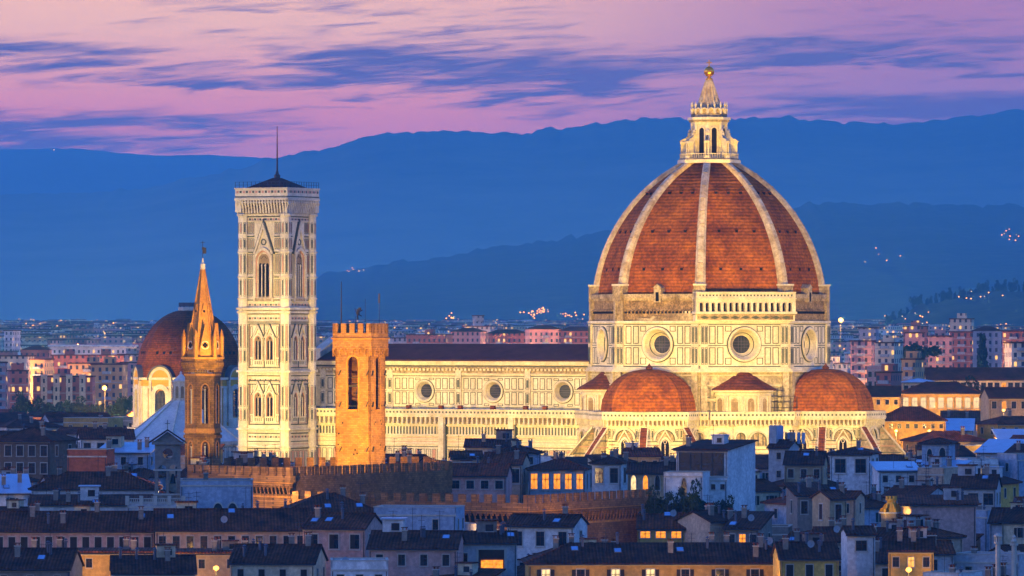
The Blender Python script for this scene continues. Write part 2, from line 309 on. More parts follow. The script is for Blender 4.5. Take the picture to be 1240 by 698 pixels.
# ---- drum, eight sides
def make_drum():
    b = MB(); Rd = 27.9; zl, zh = 44.8, 55.2
    lo = [octv(Rd+.1, i) for i in range(8)]
    b.prism(lo, 0, 44.0, M['marble_stained'])
    b.prism([octv(Rd+1.5, i) for i in range(8)], 44.0, 44.35, MP); b.prism([octv(Rd+1.0, i) for i in range(8)], 44.35, 44.8, MP)
    for i in range(8):
        F = face(Rd, i); c = F.mid
        vis = i in (0, 7, 6, 5)
        b.fhole(F, 0, F.len, zl, zh, c, 50.35, 3.25, MA)
        if not vis: continue
        # paired tall panels either side of the round window
        for sg in (-1, 1):
            for a in (3.05, 4.95, 6.85):
                a0, a1 = sorted((c+sg*a, c+sg*(a+1.5)))
                if a < 4:
                    for q0, q1 in ((45.75, 47.3), (53.3, 54.6)): panel(b, F, a0, a1, q0, q1, .17)
                else:
                    for q0, q1 in ((45.75, 49.7), (50.5, 54.6)): panel(b, F, a0, a1, q0, q1, .2)
            e0, e1 = sorted((c+sg*8.75, c+sg*10.55))
            b.fbox(F, e0, e1, 44.8, 55.0, -.05, .45, MP)          # corner pilaster
            Fq = Fr(F.p(0, 0, .45)[:2], F.p(F.len, 0, .45)[:2])
            for q0, q1 in ((45.75, 49.7), (50.5, 54.6)):
                for h0, h1 in ((.15, .8), (1.0, 1.65)):
                    panel(b, Fq, e0+h0, e0+h1, q0, q1, .12); b.fbox(Fq, e0+h0+.18, e0+h1-.18, q0+.3, q1-.3, -.05, .03, SE_)
        for q0, q1 in ((0, c-4.1), (c+4.1, F.len)): b.fbox(F, q0, q1, 50.0, 50.2, -.05, .02, SE_)
        bands(b, F, 0, F.len, (45.3, 54.95), SE_, .22)
        b.fbox(F, 0, F.len, 44.8, 45.15, -.05, .6, MP)
        # rebated stones under the cornice and stained wall below
        for z in (37.6, 40.9, 43.2): b.fbox(face(Rd+.1, i), 0, F.len, z, z+.25, -.05, .3, MP)
        Fl = face(Rd+.1, i)
        for a in (1.2, 3.4, 5.6, F.len-7.0, F.len-4.8, F.len-2.6):
            for q0, q1 in ((35.2, 37.2), (38.2, 40.5)): panel(b, Fl, a, a+1.4, q0, q1, .18, None)
        for a in (.1, F.len-1.6): b.fbox(Fl, a, a+1.5, 20, 44.0, -.05, .9, M['marble_stained'])
    # rough unfinished attic
    ra = Rd-.5
    b.prism([octv(ra, i) for i in range(8)], 55.2, 61.6, RS)
    b.prism([octv(Rd+.5, i) for i in range(8)], 55.2, 55.75, MP)
    for i in (0, 5, 6):
        F = face(ra, i)
        b.fbox(F, 0, F.len, 60.9, 61.9, -.1, .7, MO); b.fbox(F, 0, F.len, 60.4, 60.9, -.1, .35, MO)
        for k_ in range(19):
            a = 2.0+k_*(F.len-4)/18; b.fbox(F, a-.2, a+.2, 57.4, 57.95, -.05, .35, VO); b.fbox(F, a-.3, a+.3, 57.95, 58.2, -.05, .55, RS)
        b.fbox(F, 2, F.len-2, 58.2, 58.4, -.05, .3, RS)
        for sgn in (0, 1):
            e0 = 0 if sgn == 0 else F.len-1.5
            b.fbox(F, e0, e0+1.5, 55.75, 63.0, -.1, .75, MO)
    F = face(ra, 6)
    for q, (a0, a1) in enumerate(((F.len*.25, F.len), (F.len*.42, F.len), (F.len*.58, F.len), (F.len*.8, F.len))):
        b.fbox(F, a0, a1, 55.8+q*.55, 56.35+q*.55, -.1, .62-.1*q, MO if q < 3 else MP)
    for i in (0, 6):                                              # little doors in the tile foot
        F = face(ra, i); c = F.mid
        b.fbox(F, c-.9, c+.9, 60.0, 63.3, -1.4, .85, MO); b.fbox(F, c-.4, c+.4, 60.2, 62.3, .8, .9, VO)
        b.fpoly(F, [(c-1.1, 63.3), (c, 64.2), (c+1.1, 63.3)], -1.4, .95, MO)
    o = b.build('drum', duomo)
    for i in (5, 6, 7, 0):
        F = face(Rd, i); c = F.mid; b = MB()
        b.fring(F, c, 50.35, [(3.95, -.02), (3.95, .45), (3.55, .5), (3.3, .2), (3.25, 0), (3.1, -.4), (2.2, -2.0), (2.05, -2.05)], MP, 48)
        b.fring(F, c, 50.35, [(4.15, -.02), (4.15, .25), (3.95, .25)], SE_, 48)
        b.fring(F, c, 50.35, [(2.75, -1.0), (2.68, -.98), (2.62, -1.2)], SE_, 48)
        b.fdisc(F, c, 50.35, 2.1, -2.1, M['glass'])
        for q in (-.7, 0, .7):
            b.fbox(F, c+q-.035, c+q+.035, 48.4 if q == 0 else 48.6, 52.3 if q == 0 else 52.1, -2.1, -2.03, M['lead'])
            b.fbox(F, c-1.9, c+1.9, 50.35+q-.035, 50.35+q+.035, -2.1, -2.02, M['lead'])
        b.build('round_window', o, smooth=False)
    return o
drum = make_drum()
# ---- finished gallery on the south-east side
def make_gallery():
    b = MB(); Rg = 28.6; F = face(Rg, 7); Ln = F.len; a0, a1 = -1.0, Ln+1.0
    b.fbox(F, a0, a1, 55.75, 57.3, -1.6, 0.3, MP)
    b.fbox(F, a0+.4, a1-.4, 56.0, 57.0, .2, .36, MO)
    n = 9
    for k_ in range(n):                                           # swagged frieze
        c = a0+.9+(k_+.5)*(a1-a0-1.8)/n
        b.fpoly(F, [(c-1.1, 56.5), (c, 56.9), (c+1.1, 56.5), (c, 56.15)], .3, .40, SE_)
    b.fbox(F, a0-.3, a1+.3, 57.3, 57.85, -1.6, 1.1, MP)
    b.fbox(F, a0-.1, a1+.1, 57.05, 57.3, -1.6, .75, MO)
    # back wall, arcade and parapet
    b.fbox(F, a0, a1, 57.85, 62.2, -1.5, -.3, NI)
    na = 16; st = (a1-a0-1.2)/na
    for k_ in range(na):
        c = a0+.6+(k_+.5)*st
        b.farch(F, c, 57.85, 59.55, .38, -.3, -.25, VO)
        b.farchband(F, c, 57.85, 59.5, .42, .60, -.3, .75, MP, n=8)
        b.fpoly(F, [(c-st/2, 60.25), (c+st/2, 60.25), (c+st/2, 60.0), (c+.6, 59.95), (c, 60.15), (c-.6, 59.95), (c-st/2, 60.0)], -.3, .72, MP)
        if k_ < na: b.fbox(F, c+st/2-.17, c+st/2+.17, 57.85, 60.1, -.3, .78, MP)
    for a in (a0, a1-.75): b.fbox(F, a, a+.75, 57.85, 62.3, -1.5, .85, MP)
    b.fbox(F, a0, a1, 60.25, 60.75, -1.5, .8, MP); b.fbox(F, a0-.2, a1+.2, 60.75, 61.05, -1.5, 1.05, MP)
    b.fbox(F, a0, a1, 61.05, 62.05, -1.2, .7, MP); dots(b, F, a0+.5, a1-.5, 61.55, .42, .8, .7, SE_)
    b.fbox(F, a0-.1, a1+.1, 62.05, 62.35, -1.3, .9, MP)
    return b.build('gallery', duomo)
make_gallery()
# ---- dome
DC, DZ, DRr = -12.0, 58.0, 39.4
def dome_r(z, rr): return DC+sqrt(max(0, rr*rr-(z-DZ)**2))
def make_dome():
    b = MB(); rings = []; nz = 26; zt = 93.0
    for i in range(nz+1):
        z = 61.4+(zt-61.4)*i/nz; r = dome_r(z, DRr-.85)
        ring = []
        for f in range(8):
            p, q = octv(r, f-1), octv(r, f)
            for t in range(6): ring.append((p[0]+(q[0]-p[0])*t/6, p[1]+(q[1]-p[1])*t/6, z))
        rings.append(ring)
    b.loft(rings, TE, cap1=True)
    for f in (5, 6, 7, 0):                                        # dark vent holes with small hoods, three rows
        for z, n_ in ((67.3, 3), (76.0, 3), (85.0, 3)):
            r = dome_r(z, DRr-.85); r2 = dome_r(z+.9, DRr-.85)
            F = face(r, f); c = F.mid; sl = (r-r2)*cos(P8)
            for q in (-1, 0, 1):
                a = c+q*F.len*.25
                b.fbox(F, a-.32, a+.32, z, z+.55, -.6, .10, VO); b.fbox(F, a-.42, a+.42, z+.55, z+.72, -.9, .22, M['terracotta_dark'])
        for q in (-.25, .02, .24):                                # rain streaks down the tiles
            pass
    o = b.build('dome', duomo)
    b0 = None
    for i in range(8):
        b = MB(); a = P8+i*pi/4; R1 = []
        tx, ty = -sin(a), cos(a)
        prof = [(61.0, .0)]+[(61.0+(93.2-61.0)*t/28, 0) for t in range(1, 29)]
        rings = []
        for z, _ in prof:
            ro = dome_r(z, DRr); ri = ro-2.0; t = (z-61)/32.2; w = 1.25-.45*t
            c = lambda r, s, dz=0: (r*cos(a)+tx*s, r*sin(a)+ty*s, z+dz)
            rings.append([c(ri, -w), c(ro-.55, -w), c(ro-.35, -w*.8), c(ro, -w*.62), c(ro+.12, 0), c(ro, w*.62), c(ro-.35, w*.8), c(ro-.55, w), c(ri, w)])
        b.loft(rings, M['rib_marble'], cap0=True, cap1=True)
        for z in range(63, 92, 3):                                # climbing steps and joints across the rib
            ro = dome_r(z, DRr)
            b.box((ro*cos(a), ro*sin(a), z), (.5, 1.3-.2*(z-61)/32, .14), M['marble_old'], a)
        # rib foot: a stout marble block
        ro = dome_r(61.5, DRr)
        b.box(((ro-.4)*cos(a), (ro-.4)*sin(a), 62.0), (2.4, 2.7, 3.6), MO, a); b.box(((ro-.4)*cos(a), (ro-.4)*sin(a), 64.0), (2.7, 3.0, .4), MP, a)
        b.build('rib', o)
    b = MB(); b.prism(ngon((0, 0), 7.4, 8, P8), 92.4, 93.2, MP); b.prism(ngon((0, 0), 7.0, 8, P8), 93.2, 93.5, MO)
    for i in range(8):
        F = Fr(octv(6.9, i-1), octv(6.9, i))
        for q in range(9): b.fbox(F, .2+q*F.len/9, .3+q*F.len/9, 93.5, 94.5, -.12, 0, MP)
        b.fbox(F, 0, F.len, 94.5, 94.65, -.16, .04, MP)
    b.build('oculus_ring', o)
    return o
dome = make_dome()
# ---- lantern
def make_lantern():
    b = MB(); LZ = 93.5
    b.prism(ngon((0, 0), 4.0, 8, P8), LZ, 102.2, M['marble_plain'])
    for i in range(8):
        F = face(4.0, i); c = F.mid
        b.farch(F, c, LZ+.8, 100.0, .62, -.05, .06, VO)
        b.farchband(F, c, LZ+.6, 100.0, .68, .98, -.05, .28, MP)
        b.fbox(F, -.1, .42, LZ, 101.6, -.05, .3, MP); b.fbox(F, F.len-.42, F.len+.1, LZ, 101.6, -.05, .3, MP)
    b.prism(ngon((0, 0), 4.35, 8, P8), 101.5, 102.0, MP); b.prism(ngon((0, 0), 4.7, 8, P8), 102.0, 102.5, MO)
    b.prism(ngon((0, 0), 5.05, 8, P8), 102.5, 103.1, MP); b.prism(ngon((0, 0), 4.2, 8, P8), 103.1, 103.9, M['marble_old'])
    o = b.build('lantern', duomo)
    for i in range(8):
        b = MB(); a = P8+i*pi/4
        F = Fr((0, 0), (cos(a), sin(a)))                          # radial plane
        for sd_ in (-.45, .2):
            b.fpoly(F, [(5.1, LZ), (6.6, LZ), (6.6, 97.2), (6.9, 97.5), (6.3, 98.0), (5.6, 98.2), (5.0, 98.8), (4.6, 99.9), (4.0, 100.2), (4.0, 98.2), (4.9, 97.2), (5.1, 96.4)], sd_, sd_+.26, MP)
        b.fbox(F, 5.4, 6.7, 97.0, 97.5, -.5, .5, MP); b.fbox(F, 5.35, 6.75, LZ, LZ+.6, -.55, .55, MP)
        b.fbox(F, 4.0, 5.0, 98.9, 99.5, -.35, .35, MP)
        b.lathe([(.05, 99.5), (.42, 99.75), (.3, 100.1), (.08, 100.4)], MP, (4.55*cos(a), 4.55*sin(a)), 8)
        b.build('buttress', o)
    b = MB()
    n = 16
    for i in range(n):                                            # crown of shell niches and pinnacles
        a = 2*pi*(i+.5)/n; F = Fr((4.1*cos(a-.19), 4.1*sin(a-.19)), (4.1*cos(a+.19), 4.1*sin(a+.19))); c = F.mid
        b.farchband(F, c, 104.0, 104.6, .48, .72, -.5, .15, M['gilt'] if False else MP, n=8)
        b.farch(F, c, 103.95, 104.6, .5, -.4, -.25, MO)
        a2 = 2*pi*i/n
        b.lathe([(.26, 103.9), (.26, 104.9), (.36, 105.0), (.14, 105.3), (.2, 105.8), (.3, 106.0), (.16, 106.3), (.02, 106.8)], MP, (4.1*cos(a2), 4.1*sin(a2)), 6)
    b.build('crown', o)
    b = MB(); rings = []
    prof = [(3.55, 103.9), (3.2, 105.0), (2.5, 107.0), (1.75, 109.3), (1.1, 111.2), (.75, 112.0)]
    for r, z in prof: rings.append([(r*(1 if q % 2 else .86)*cos(2*pi*q/32), r*(1 if q % 2 else .86)*sin(2*pi*q/32), z) for q in range(32)])
    b.loft(rings, M['rib_marble'], cap1=True); b.build('cone', o)
    b = MB(); b.lathe([(.7, 111.9), (.95, 112.1), (.5, 112.35), (.42, 112.7)], M['gilt'], n=16)
    b.lathe([(1.22*sin(pi*i/14)+.001, 113.8-1.22*cos(pi*i/14)) for i in range(15)], M['gilt'], n=24); b.build('ball', o, smooth=True)
    b = MB(); b.box((0, 0, 115.7), (.2, .16, 1.7), M['gilt']); b.box((0, 0, 115.9), (1.1, .16, .2), M['gilt'], R_(29))
    for q in (-.5, .5): b.box((q*cos(R_(29)), q*sin(R_(29)), 115.9), (.16, .2, .34), M['gilt'], R_(29))
    b.box((0, 0, 114.95), (.5, .5, .25), M['gilt']); b.build('cross', o)
make_lantern()
# ---- nave and aisles
UW = -100.5
def make_nave():
    b = MB(); zs = 46.2; F = Fr((UW, -10.6), (-24.5, -10.6)); FN = Fr((-24.5, 10.6), (UW, 10.6))
    oc = [-32.9, -51.6, -70.3, -89.0]; piers = [-42.25, -60.95, -79.65, -98.3]
    U = lambda u: u-UW
    edges = [UW]+sorted(piers)[0:]+[-24.5]; edges = sorted(set(edges))
    b.fbox(FN, 0, FN.len, 0, zs, -.4, 0, MA); b.fbox(F, 0, F.len, 0, 34.0, -.4, 0, MA); b.fbox(F, 0, F.len, 43.0, zs, -.4, 0, MA)
    for i in range(len(edges)-1):
        e0, e1 = edges[i], edges[i+1]; cc = [u for u in oc if e0 < u < e1]
        if cc: b.fhole(F, U(e0), U(e1), 34.0, 43.0, U(cc[0]), 39.2, 2.05, MA)
        else: b.fbox(F, U(e0), U(e1), 34.0, 43.0, -.4, 0, MA)
    for u in oc:
        c = U(u)
        for sg in (-1, 1):
            for a in (1.15, 3.0, 4.85, 6.7):
                a0, a1 = sorted((c+sg*a, c+sg*(a+1.4)))
                if a < 2:
                    panel(b, F, a0, a1, 41.75, 42.3, .15); panel(b, F, a0, a1, 35.7, 36.3, .15)
                elif u == -32.9 and sg == 1 and a > 8: pass
                else:
                    panel(b, F, a0, a1, 39.6, 42.3, .17, PK if a == 6.7 and False else None); panel(b, F, a0, a1, 36.0, 39.0, .17)
    for u in piers:
        c = U(u); b.fbox(F, c-.75, c+.75, 34.5, 44.2, -.05, .4, MP)
        Fq = Fr(F.p(0, 0, .4)[:2], F.p(F.len, 0, .4)[:2])
        for q0, q1 in ((36.1, 38.9), (39.7, 42.2)): panel(b, Fq, c-.5, c+.5, q0, q1, .12); b.fbox(Fq, c-.28, c+.28, q0+.35, q1-.35, -.05, .03, SE_)
    Lx = F.len
    bands(b, F, 0, Lx, (35.35, 42.75), SE_, .2); [b.fbox(F, U(u)-g1, U(u)-g0, 39.18, 39.32, -.05, .03, SE_) for u in oc for g0, g1 in ((2.8, 9), (-9, -2.8))]
    b.fbox(F, 0, Lx, 43.1, 43.4, -.05, .35, MP); b.fbox(F, 0, Lx, 43.4, 44.4, -.05, .12, MO)
    n = 74
    for i in range(n): b.fbox(F, (i+.2)*Lx/n, (i+.75)*Lx/n, 44.0, 44.55, 0, .55, MP)
    b.fbox(F, 0, Lx, 44.55, 44.9, -.05, .8, MO); b.fbox(F, 0, Lx, 45.0, 45.25, -.05, .45, SE_); b.fbox(F, 0, Lx, 45.4, 46.1, -.05, .75, MP); b.fbox(F, 0, Lx, 46.0, 46.25, -.3, 1.0, MP)
    o = b.build('nave', duomo)
    for u in oc:
        c = U(u); b = MB()
        b.fring(F, c, 39.2, [(2.65, -.02), (2.65, .35), (2.3, .4), (2.05, .1), (2.0, -.2), (1.6, -1.1)], MP, 40)
        b.fring(F, c, 39.2, [(2.8, -.02), (2.8, .15), (2.65, .15)], SE_, 40)
        b.fdisc(F, c, 39.2, 1.65, -1.05, M['glass'])
        for q in (-.8, -.25, .3, .85): b.fbox(F, c-1.5, c+1.5, 39.2+q-.04, 39.2+q+.04, -1.05, -.98, M['lead'])
        b.build('round_window', o)
    b = MB()                                                       # low gable roof
    r0, r1 = UW+1.2, -24.0
    for y0, y1 in ((-11.7, 0), (11.7, 0)):
        b.hexa([(r0, y0, 46.3), (r1, y0, 46.3), (r1, y1, 50.0), (r0, y1, 50.0), (r0, y0, 46.6), (r1, y0, 46.6), (r1, y1, 50.35), (r0, y1, 50.35)], M['nave_roof'])
    b.build('nave_roof', o)
    b = MB()                                                       # west front seen edge-on above the roofs
    FF = Fr((UW-2.0, 11.5), (UW-2.0, -11.5))
    b.fpoly(Fr((UW-2.0, 12), (UW-2.0, -12)), [(0, 0), (24, 0), (24, 47.5), (12, 52.2), (0, 47.5)], -2.6, 0, MP)
    Fs = Fr((UW-2.2, -12.05), (UW+1.0, -12.05))
    b.fbox(Fs, 0, 3.2, 46.5, 48.9, -2, .2, MP); dots(b, Fs, .1, 3.1, 47.7, .45, .8, .2, SE_); b.fbox(Fs, -.2, 3.4, 48.9, 49.3, -2, .5, MP)
    b.build('west_front', duomo)
make_nave()
def balustrade(b, F, a0, a1, z0, z1, out, m=None):
    m = m or MP
    b.fbox(F, a0, a1, z0, z1, out-.35, out, m); b.fbox(F, a0, a1, z1, z1+.18, out-.45, out+.12, m); b.fbox(F, a0, a1, z0-.05, z0+.15, out-.4, out+.14, m)
    dots(b, F, a0, a1, (z0+z1)/2+.05, .46, .95, out, SE_)
def make_aisle():
    b = MB(); F = Fr((UW, -20.2), (-22.5, -20.2)); Lx = F.len
    b.hexa([(UW, -20.2, 0), (-22.5, -20.2, 0), (-22.5, -10.7, 0), (UW, -10.7, 0), (UW, -20.2, 34.0), (-22.5, -20.2, 34.0), (-22.5, -10.7, 34.9), (UW, -10.7, 34.9)], MA)
    balustrade(b, F, 0, Lx, 33.7, 34.9, 1.3)
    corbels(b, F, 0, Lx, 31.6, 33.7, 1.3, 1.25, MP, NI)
    b.fbox(F, 0, Lx, 31.1, 31.4, -.05, .4, MP); b.fbox(F, 0, Lx, 28.7, 29.0, -.05, .35, MP)
    n = 92
    for i in range(n):                                             # close-set tall slots between marble strips
        a = (i+.5)*Lx/n; b.fbox(F, a-.2, a+.2, 29.15, 30.95, -.05, .04, SE_)
        if i % 7 == 3: b.fbox(F, a+.32, a+.42, 29.1, 31.0, -.05, .14, MP)
    bands(b, F, 0, Lx, (28.3, 27.4), M['pink_marble'], .12); bands(b, F, 0, Lx, (26.2, 21.0), SE_, .2)
    for z in (26.7, 27.9, 20.2): b.fbox(F, 0, Lx, z, z+.22, -.05, .22, MP)
    m_ = 52
    for i in range(m_):
        a = (i+.5)*Lx/m_; panel(b, F, a-.6, a+.6, 21.4, 25.7, .13, PK if i % 3 == 1 else None)
        panel(b, F, a-.6, a+.6, 12, 19.6, .13)
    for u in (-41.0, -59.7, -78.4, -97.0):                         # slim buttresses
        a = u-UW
        b.fbox(F, a-.7, a+.7, 0, 33.6, -.05, 1.35, MP); b.fbox(F, a+.7, a+1.0, 0, 33.6, -.05, .5, SE_)  # dark strip paints in the shade on the buttress's east side
    for i in range(7):                                             # brick chimneys and vents on the aisle roof
        a = 20+i*7.6+(i % 3)*1.2; b.fbox(F, a-.5, a+.5, 34.3, 35.9, -5, -4, M['terracotta_dark'])
    for i in range(26): b.fbox(F, i*Lx/26+.1, i*Lx/26+.35, 34.2, 34.65, -9, -.6, M['lead'])
    return b.build('aisle', duomo)
make_aisle()
# ---- tribunes: three octagonal apses with tiled half domes and sloping spurs
def striped(b, F, a0, a1):
    for i, z in enumerate([28.4, 27.6, 26.6, 25.8, 24.6, 23.8, 22.6, 21.8, 20.4]): b.fbox(F, a0, a1, z-.11, z+.11, -.05, .04, SE_ if i % 2 == 0 else PK)
def make_tribune(c, ang, vis):
    """ang: index of the outward face"""
    Rt = 12.7; b = MB()
    b.prism([octv(Rt, i, c) for i in range(8)], 0, 34.4, MA, MO)
    for k_ in vis:
        F = face(Rt, k_, c); Lx = F.len; m = F.mid
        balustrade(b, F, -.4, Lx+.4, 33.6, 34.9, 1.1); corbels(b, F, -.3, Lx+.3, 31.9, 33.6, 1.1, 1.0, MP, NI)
        b.fbox(F, 0, Lx, 31.5, 31.75, -.05, .3, MP)
        b.farchband(F, m, 28.6, 28.75, 2.35, 2.85, -.05, .55, MP, n=18); b.farchband(F, m, 28.6, 28.75, 2.15, 2.35, -.05, .3, SE_, n=18)
        b.farch(F, m, 28.6, 28.75, 2.15, -.05, .05, MO, n=18)
        b.farchband(F, m, 19.0, 27.6, .95, 1.35, -.05, .4, MP, .5); b.farch(F, m, 19.0, 27.6, .95, -.05, .12, VO, .5)
        b.fbox(F, m-.09, m+.09, 19, 27.8, 0, .25, MP); b.fring(F, m, 28.3, [(.42, .1), (.42, .28), (.3, .28), (.3, .1)], MP, 12)
        b.fpoly(F, [(m-1.9, 28.2), (m-1.6, 28.2), (m, 30.7), (m+1.6, 28.2), (m+1.9, 28.2), (m, 31.2)], -.05, .42, MP)
        for e in (.5, 1.55, Lx-2.35, Lx-1.3): panel(b, F, e, e+.8, 29.0, 31.2, .12); b.fbox(F, e+.25, e+.55, 29.3, 30.9, -.05, .03, SE_)
        striped(b, F, .6, m-1.5); striped(b, F, m+1.5, Lx-.6)
        for e in range(7):
            if abs(.8+e*1.25-m) > 1.6: panel(b, F, .35+e*1.25, 1.25+e*1.25, 16.2, 19.8, .13)
    o = b.build('tribune', duomo)
    b = MB(); rings = []; zb, H, Rb = 35.1, 9.6, 10.75
    for i in range(13):
        t = (pi/2)*i/12; r = Rb*cos(t)**.92+.35; z = zb+H*sin(t); ring = []
        for f in range(8):
            p, q = octv(r, f-1, c), octv(r, f, c)
            for s_ in range(4): ring.append((p[0]+(q[0]-p[0])*s_/4, p[1]+(q[1]-p[1])*s_/4, z))
        rings.append(ring)
    b.loft(rings, TE, cap1=True); b.prism([octv(Rb+.55, i, c) for i in range(8)], 34.4, 35.15, MO)
    b.lathe([(.7, zb+H-.1), (.9, zb+H+.3), (.3, zb+H+.9), (.05, zb+H+1.4)], M['terracotta_dark'], c, 8)
    b.build('tiled_half_dome', o)
    for i in range(8):                                             # spur at each outward corner
        a = P8+i*pi/4
        if cos(a-ang*pi/4) < -.1: continue
        b = MB(); p = octv(Rt, i, c); F = Fr(p, (p[0]+cos(a), p[1]+sin(a)))
        Z0, Z1, X1 = 31.2, 15.0, 14.0
        pr = [(-.6, 0), (X1, 0), (X1, Z1), (.5, Z0), (-.6, Z0)]
        b.fpoly(F, pr, -.55, .55, M['marble_stained'])
        F2 = Fr((p[0]+F.n[0]*-.55, p[1]+F.n[1]*-.55), (p[0]+F.n[0]*-.55+cos(a), p[1]+F.n[1]*-.55+sin(a)))
        for sgn in (-1, 1):                                        # banded flanks
            for q in range(9):
                z = 30-q*1.5; xe = .5+(Z0-z-.2)*(X1-.5)/(Z0-Z1)
                b.fbox(F, .0, max(.1, xe-.5), z-.1, z+.1, .5*sgn, .6*sgn, SE_ if q % 2 else PK)
        sl = sqrt((X1-.5)**2+(Z0-Z1)**2)
        A = [F.p(.4, Z0, .8), F.p(X1, Z1, .8), F.p(X1, Z1, -.8), F.p(.4, Z0, -.8)]
        b.hexa(A+[(x, y, z+.35) for x, y, z in A], M['terracotta_dark'] if not (vis[0] == 0 and False) else TE)
        for off in (-.95, .75):
            A = [F.p(.3, Z0+.0, off), F.p(X1+.2, Z1+.0, off), F.p(X1+.2, Z1, off+.2), F.p(.3, Z0, off+.2)]
            b.hexa(A+[(x, y, z+.5) for x, y, z in A], MP)
        b.build('spur', o)
make_tribune((0, -30.1), 6, (4, 5, 6, 7, 0)); make_tribune((30.1, 0), 0, (5, 6, 7, 0, 1))
make_tribune((0, 30.1), 2, (0, 1, 2))
# ---- exedrae and the walls below them
def make_diag(ang, name_r):
    a = ang; d = (cos(a), sin(a)); t = (-sin(a), cos(a)); D = 31.0; hw = 9.9
    q = lambda u, v: (d[0]*u+t[0]*v, d[1]*u+t[1]*v)
    b = MB(); A, B_ = q(D, -hw), q(D, hw)
    b.prism([q(12, -hw-3.4), q(D-3.4, -hw-3.4), A, B_, q(D-3.4, hw+3.4), q(12, hw+3.4)], 0, 34.4, MA, MO)
    for F, full in ((Fr(A, B_), True), (Fr(q(D-3.4, -hw-3.4), A), False), (Fr(B_, q(D-3.4, hw+3.4)), False)):
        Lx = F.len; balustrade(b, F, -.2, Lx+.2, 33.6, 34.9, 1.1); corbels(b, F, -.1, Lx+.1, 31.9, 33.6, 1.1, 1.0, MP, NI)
        b.fbox(F, 0, Lx, 31.5, 31.75, -.05, .3, MP)
        arcs = ((2.9, 2.35), (7.3, 1.5), (11.5, 2.35), (15.7, 1.5), (18.4, .9)) if full else ((Lx/2, 1.4),)
        for c, r in arcs:
            zs = 31.0-r
            b.farchband(F, c, 27.2, zs-.3, r-.35, r, -.05, .5, MP, n=16); b.farch(F, c, 27.2, zs-.3, r-.35, -.05, .06, M['marble_old'], n=16)
            b.farchband(F, c, 27.2, zs-.3, r-.55, r-.38, -.05, .12, SE_, n=16)
            for e in ((-.5, .5) if r > 2 else (0,)): b.fbox(F, c+e*r-.09, c+e*r+.09, 27.3, zs+r*.55, 0, .2, SE_)
            if r > 2: b.fbox(F, c-.12, c+.12, 27.3, zs+r*.6, 0, .16, SE_)
        b.fbox(F, 0, Lx, 26.9, 27.2, -.05, .35, MP); bands(b, F, 0, Lx, (26.4, 25.0, 24.2, 22.8), SE_, .16); bands(b, F, 0, Lx, (25.6, 23.4), PK, .16)
        b.fbox(F, 0, Lx, 22.0, 22.3, -.05, .3, MP)
        n = int(Lx/1.6)
        for i in range(n): panel(b, F, (i+.1)*Lx/n, (i+.9)*Lx/n, 16.5, 21.6, .14)
    o = b.build('sacristy_wall', duomo)
    c = q(23.6, 0); b = MB(); n = 40; Re = 7.1
    b.lathe([(Re, 34.4), (Re, 39.4)], MA, c, n)
    b.lathe([(Re, 38.6), (Re+.3, 38.7), (Re+.3, 39.3), (Re+.8, 39.5), (Re+.8, 39.9), (.1, 39.9)], MP, c, n); b.lathe([(Re, 34.4), (Re+.5, 34.4), (Re+.5, 35.0), (Re, 35.0)], MP, c, n)
    for i in range(-3, 4):
        aa = a+i*R_(30); h = R_(15)
        F = Fr((c[0]+(Re+.02)*cos(aa-h), c[1]+(Re+.02)*sin(aa-h)), (c[0]+(Re+.02)*cos(aa+h), c[1]+(Re+.02)*sin(aa+h))); m = F.mid
        b.farchband(F, m, 35.0, 37.3, .8, 1.12, -.3, .4, MP); b.farch(F, m, 35.0, 37.3, .8, -.1, .22, NI)
        b.fpoly(F, arch_pts(m, 37.3, 37.35, .8, 0, 10), .22, .3, MO)
        for e in (-.05, F.len-.32): b.fbox(F, e, e+.37, 35.0, 38.7, -.3, .45, MP)
    e = b.build('exedra', duomo)
    b = MB(); b.lathe([(Re+1.0, 39.9), (Re+1.0, 40.15), (4.6, 42.2), (2.2, 44.2), (.5, 45.2)], M['terracotta_dark'], c, 40, cap1=True)
    b.lathe([(.3, 45.1), (.4, 45.6), (.02, 46.2)], MO, c, 8); b.build('conical_roof', e)
make_diag(R_(-45), 'x'); make_diag(R_(-135), 'x'); 
# scaffolding standing on the terrace
sc_p = at(945, 500, 1272)
scaf = MB()
for i in range(6):
    for j in range(2):
        scaf.tube((i*1.5-3.7, j*1.2, 34.4), (i*1.5-3.7, j*1.2, 40.2 if i < 4 else 38.0), .05, M['iron'], 4)
for k_ in range(4):
    z = 35.6+k_*1.3
    for j in range(2): scaf.tube((-3.9, j*1.2, z), (4.0 if k_ < 3 else 1, j*1.2, z), .045, M['iron'], 4)
    scaf.box((0 if k_ < 3 else -1.4, .6, z), (7.6 if k_ < 3 else 4.6, 1.1, .08), M['rough_stone'])
for i in range(5): scaf.tube((i*1.5-3.7, 0, 34.4+(i % 2)*2.6), (i*1.5-2.2, 0, 37+(i % 2)*-2.6+2.6), .035, M['iron'], 4)
tag(scaf.build('scaffolding', None, (sc_p[0], 1274, .3), R_(-12)), 'pipe scaffolding with plank decks beside the small round exedra on the cathedral terrace', 'scaffolding')
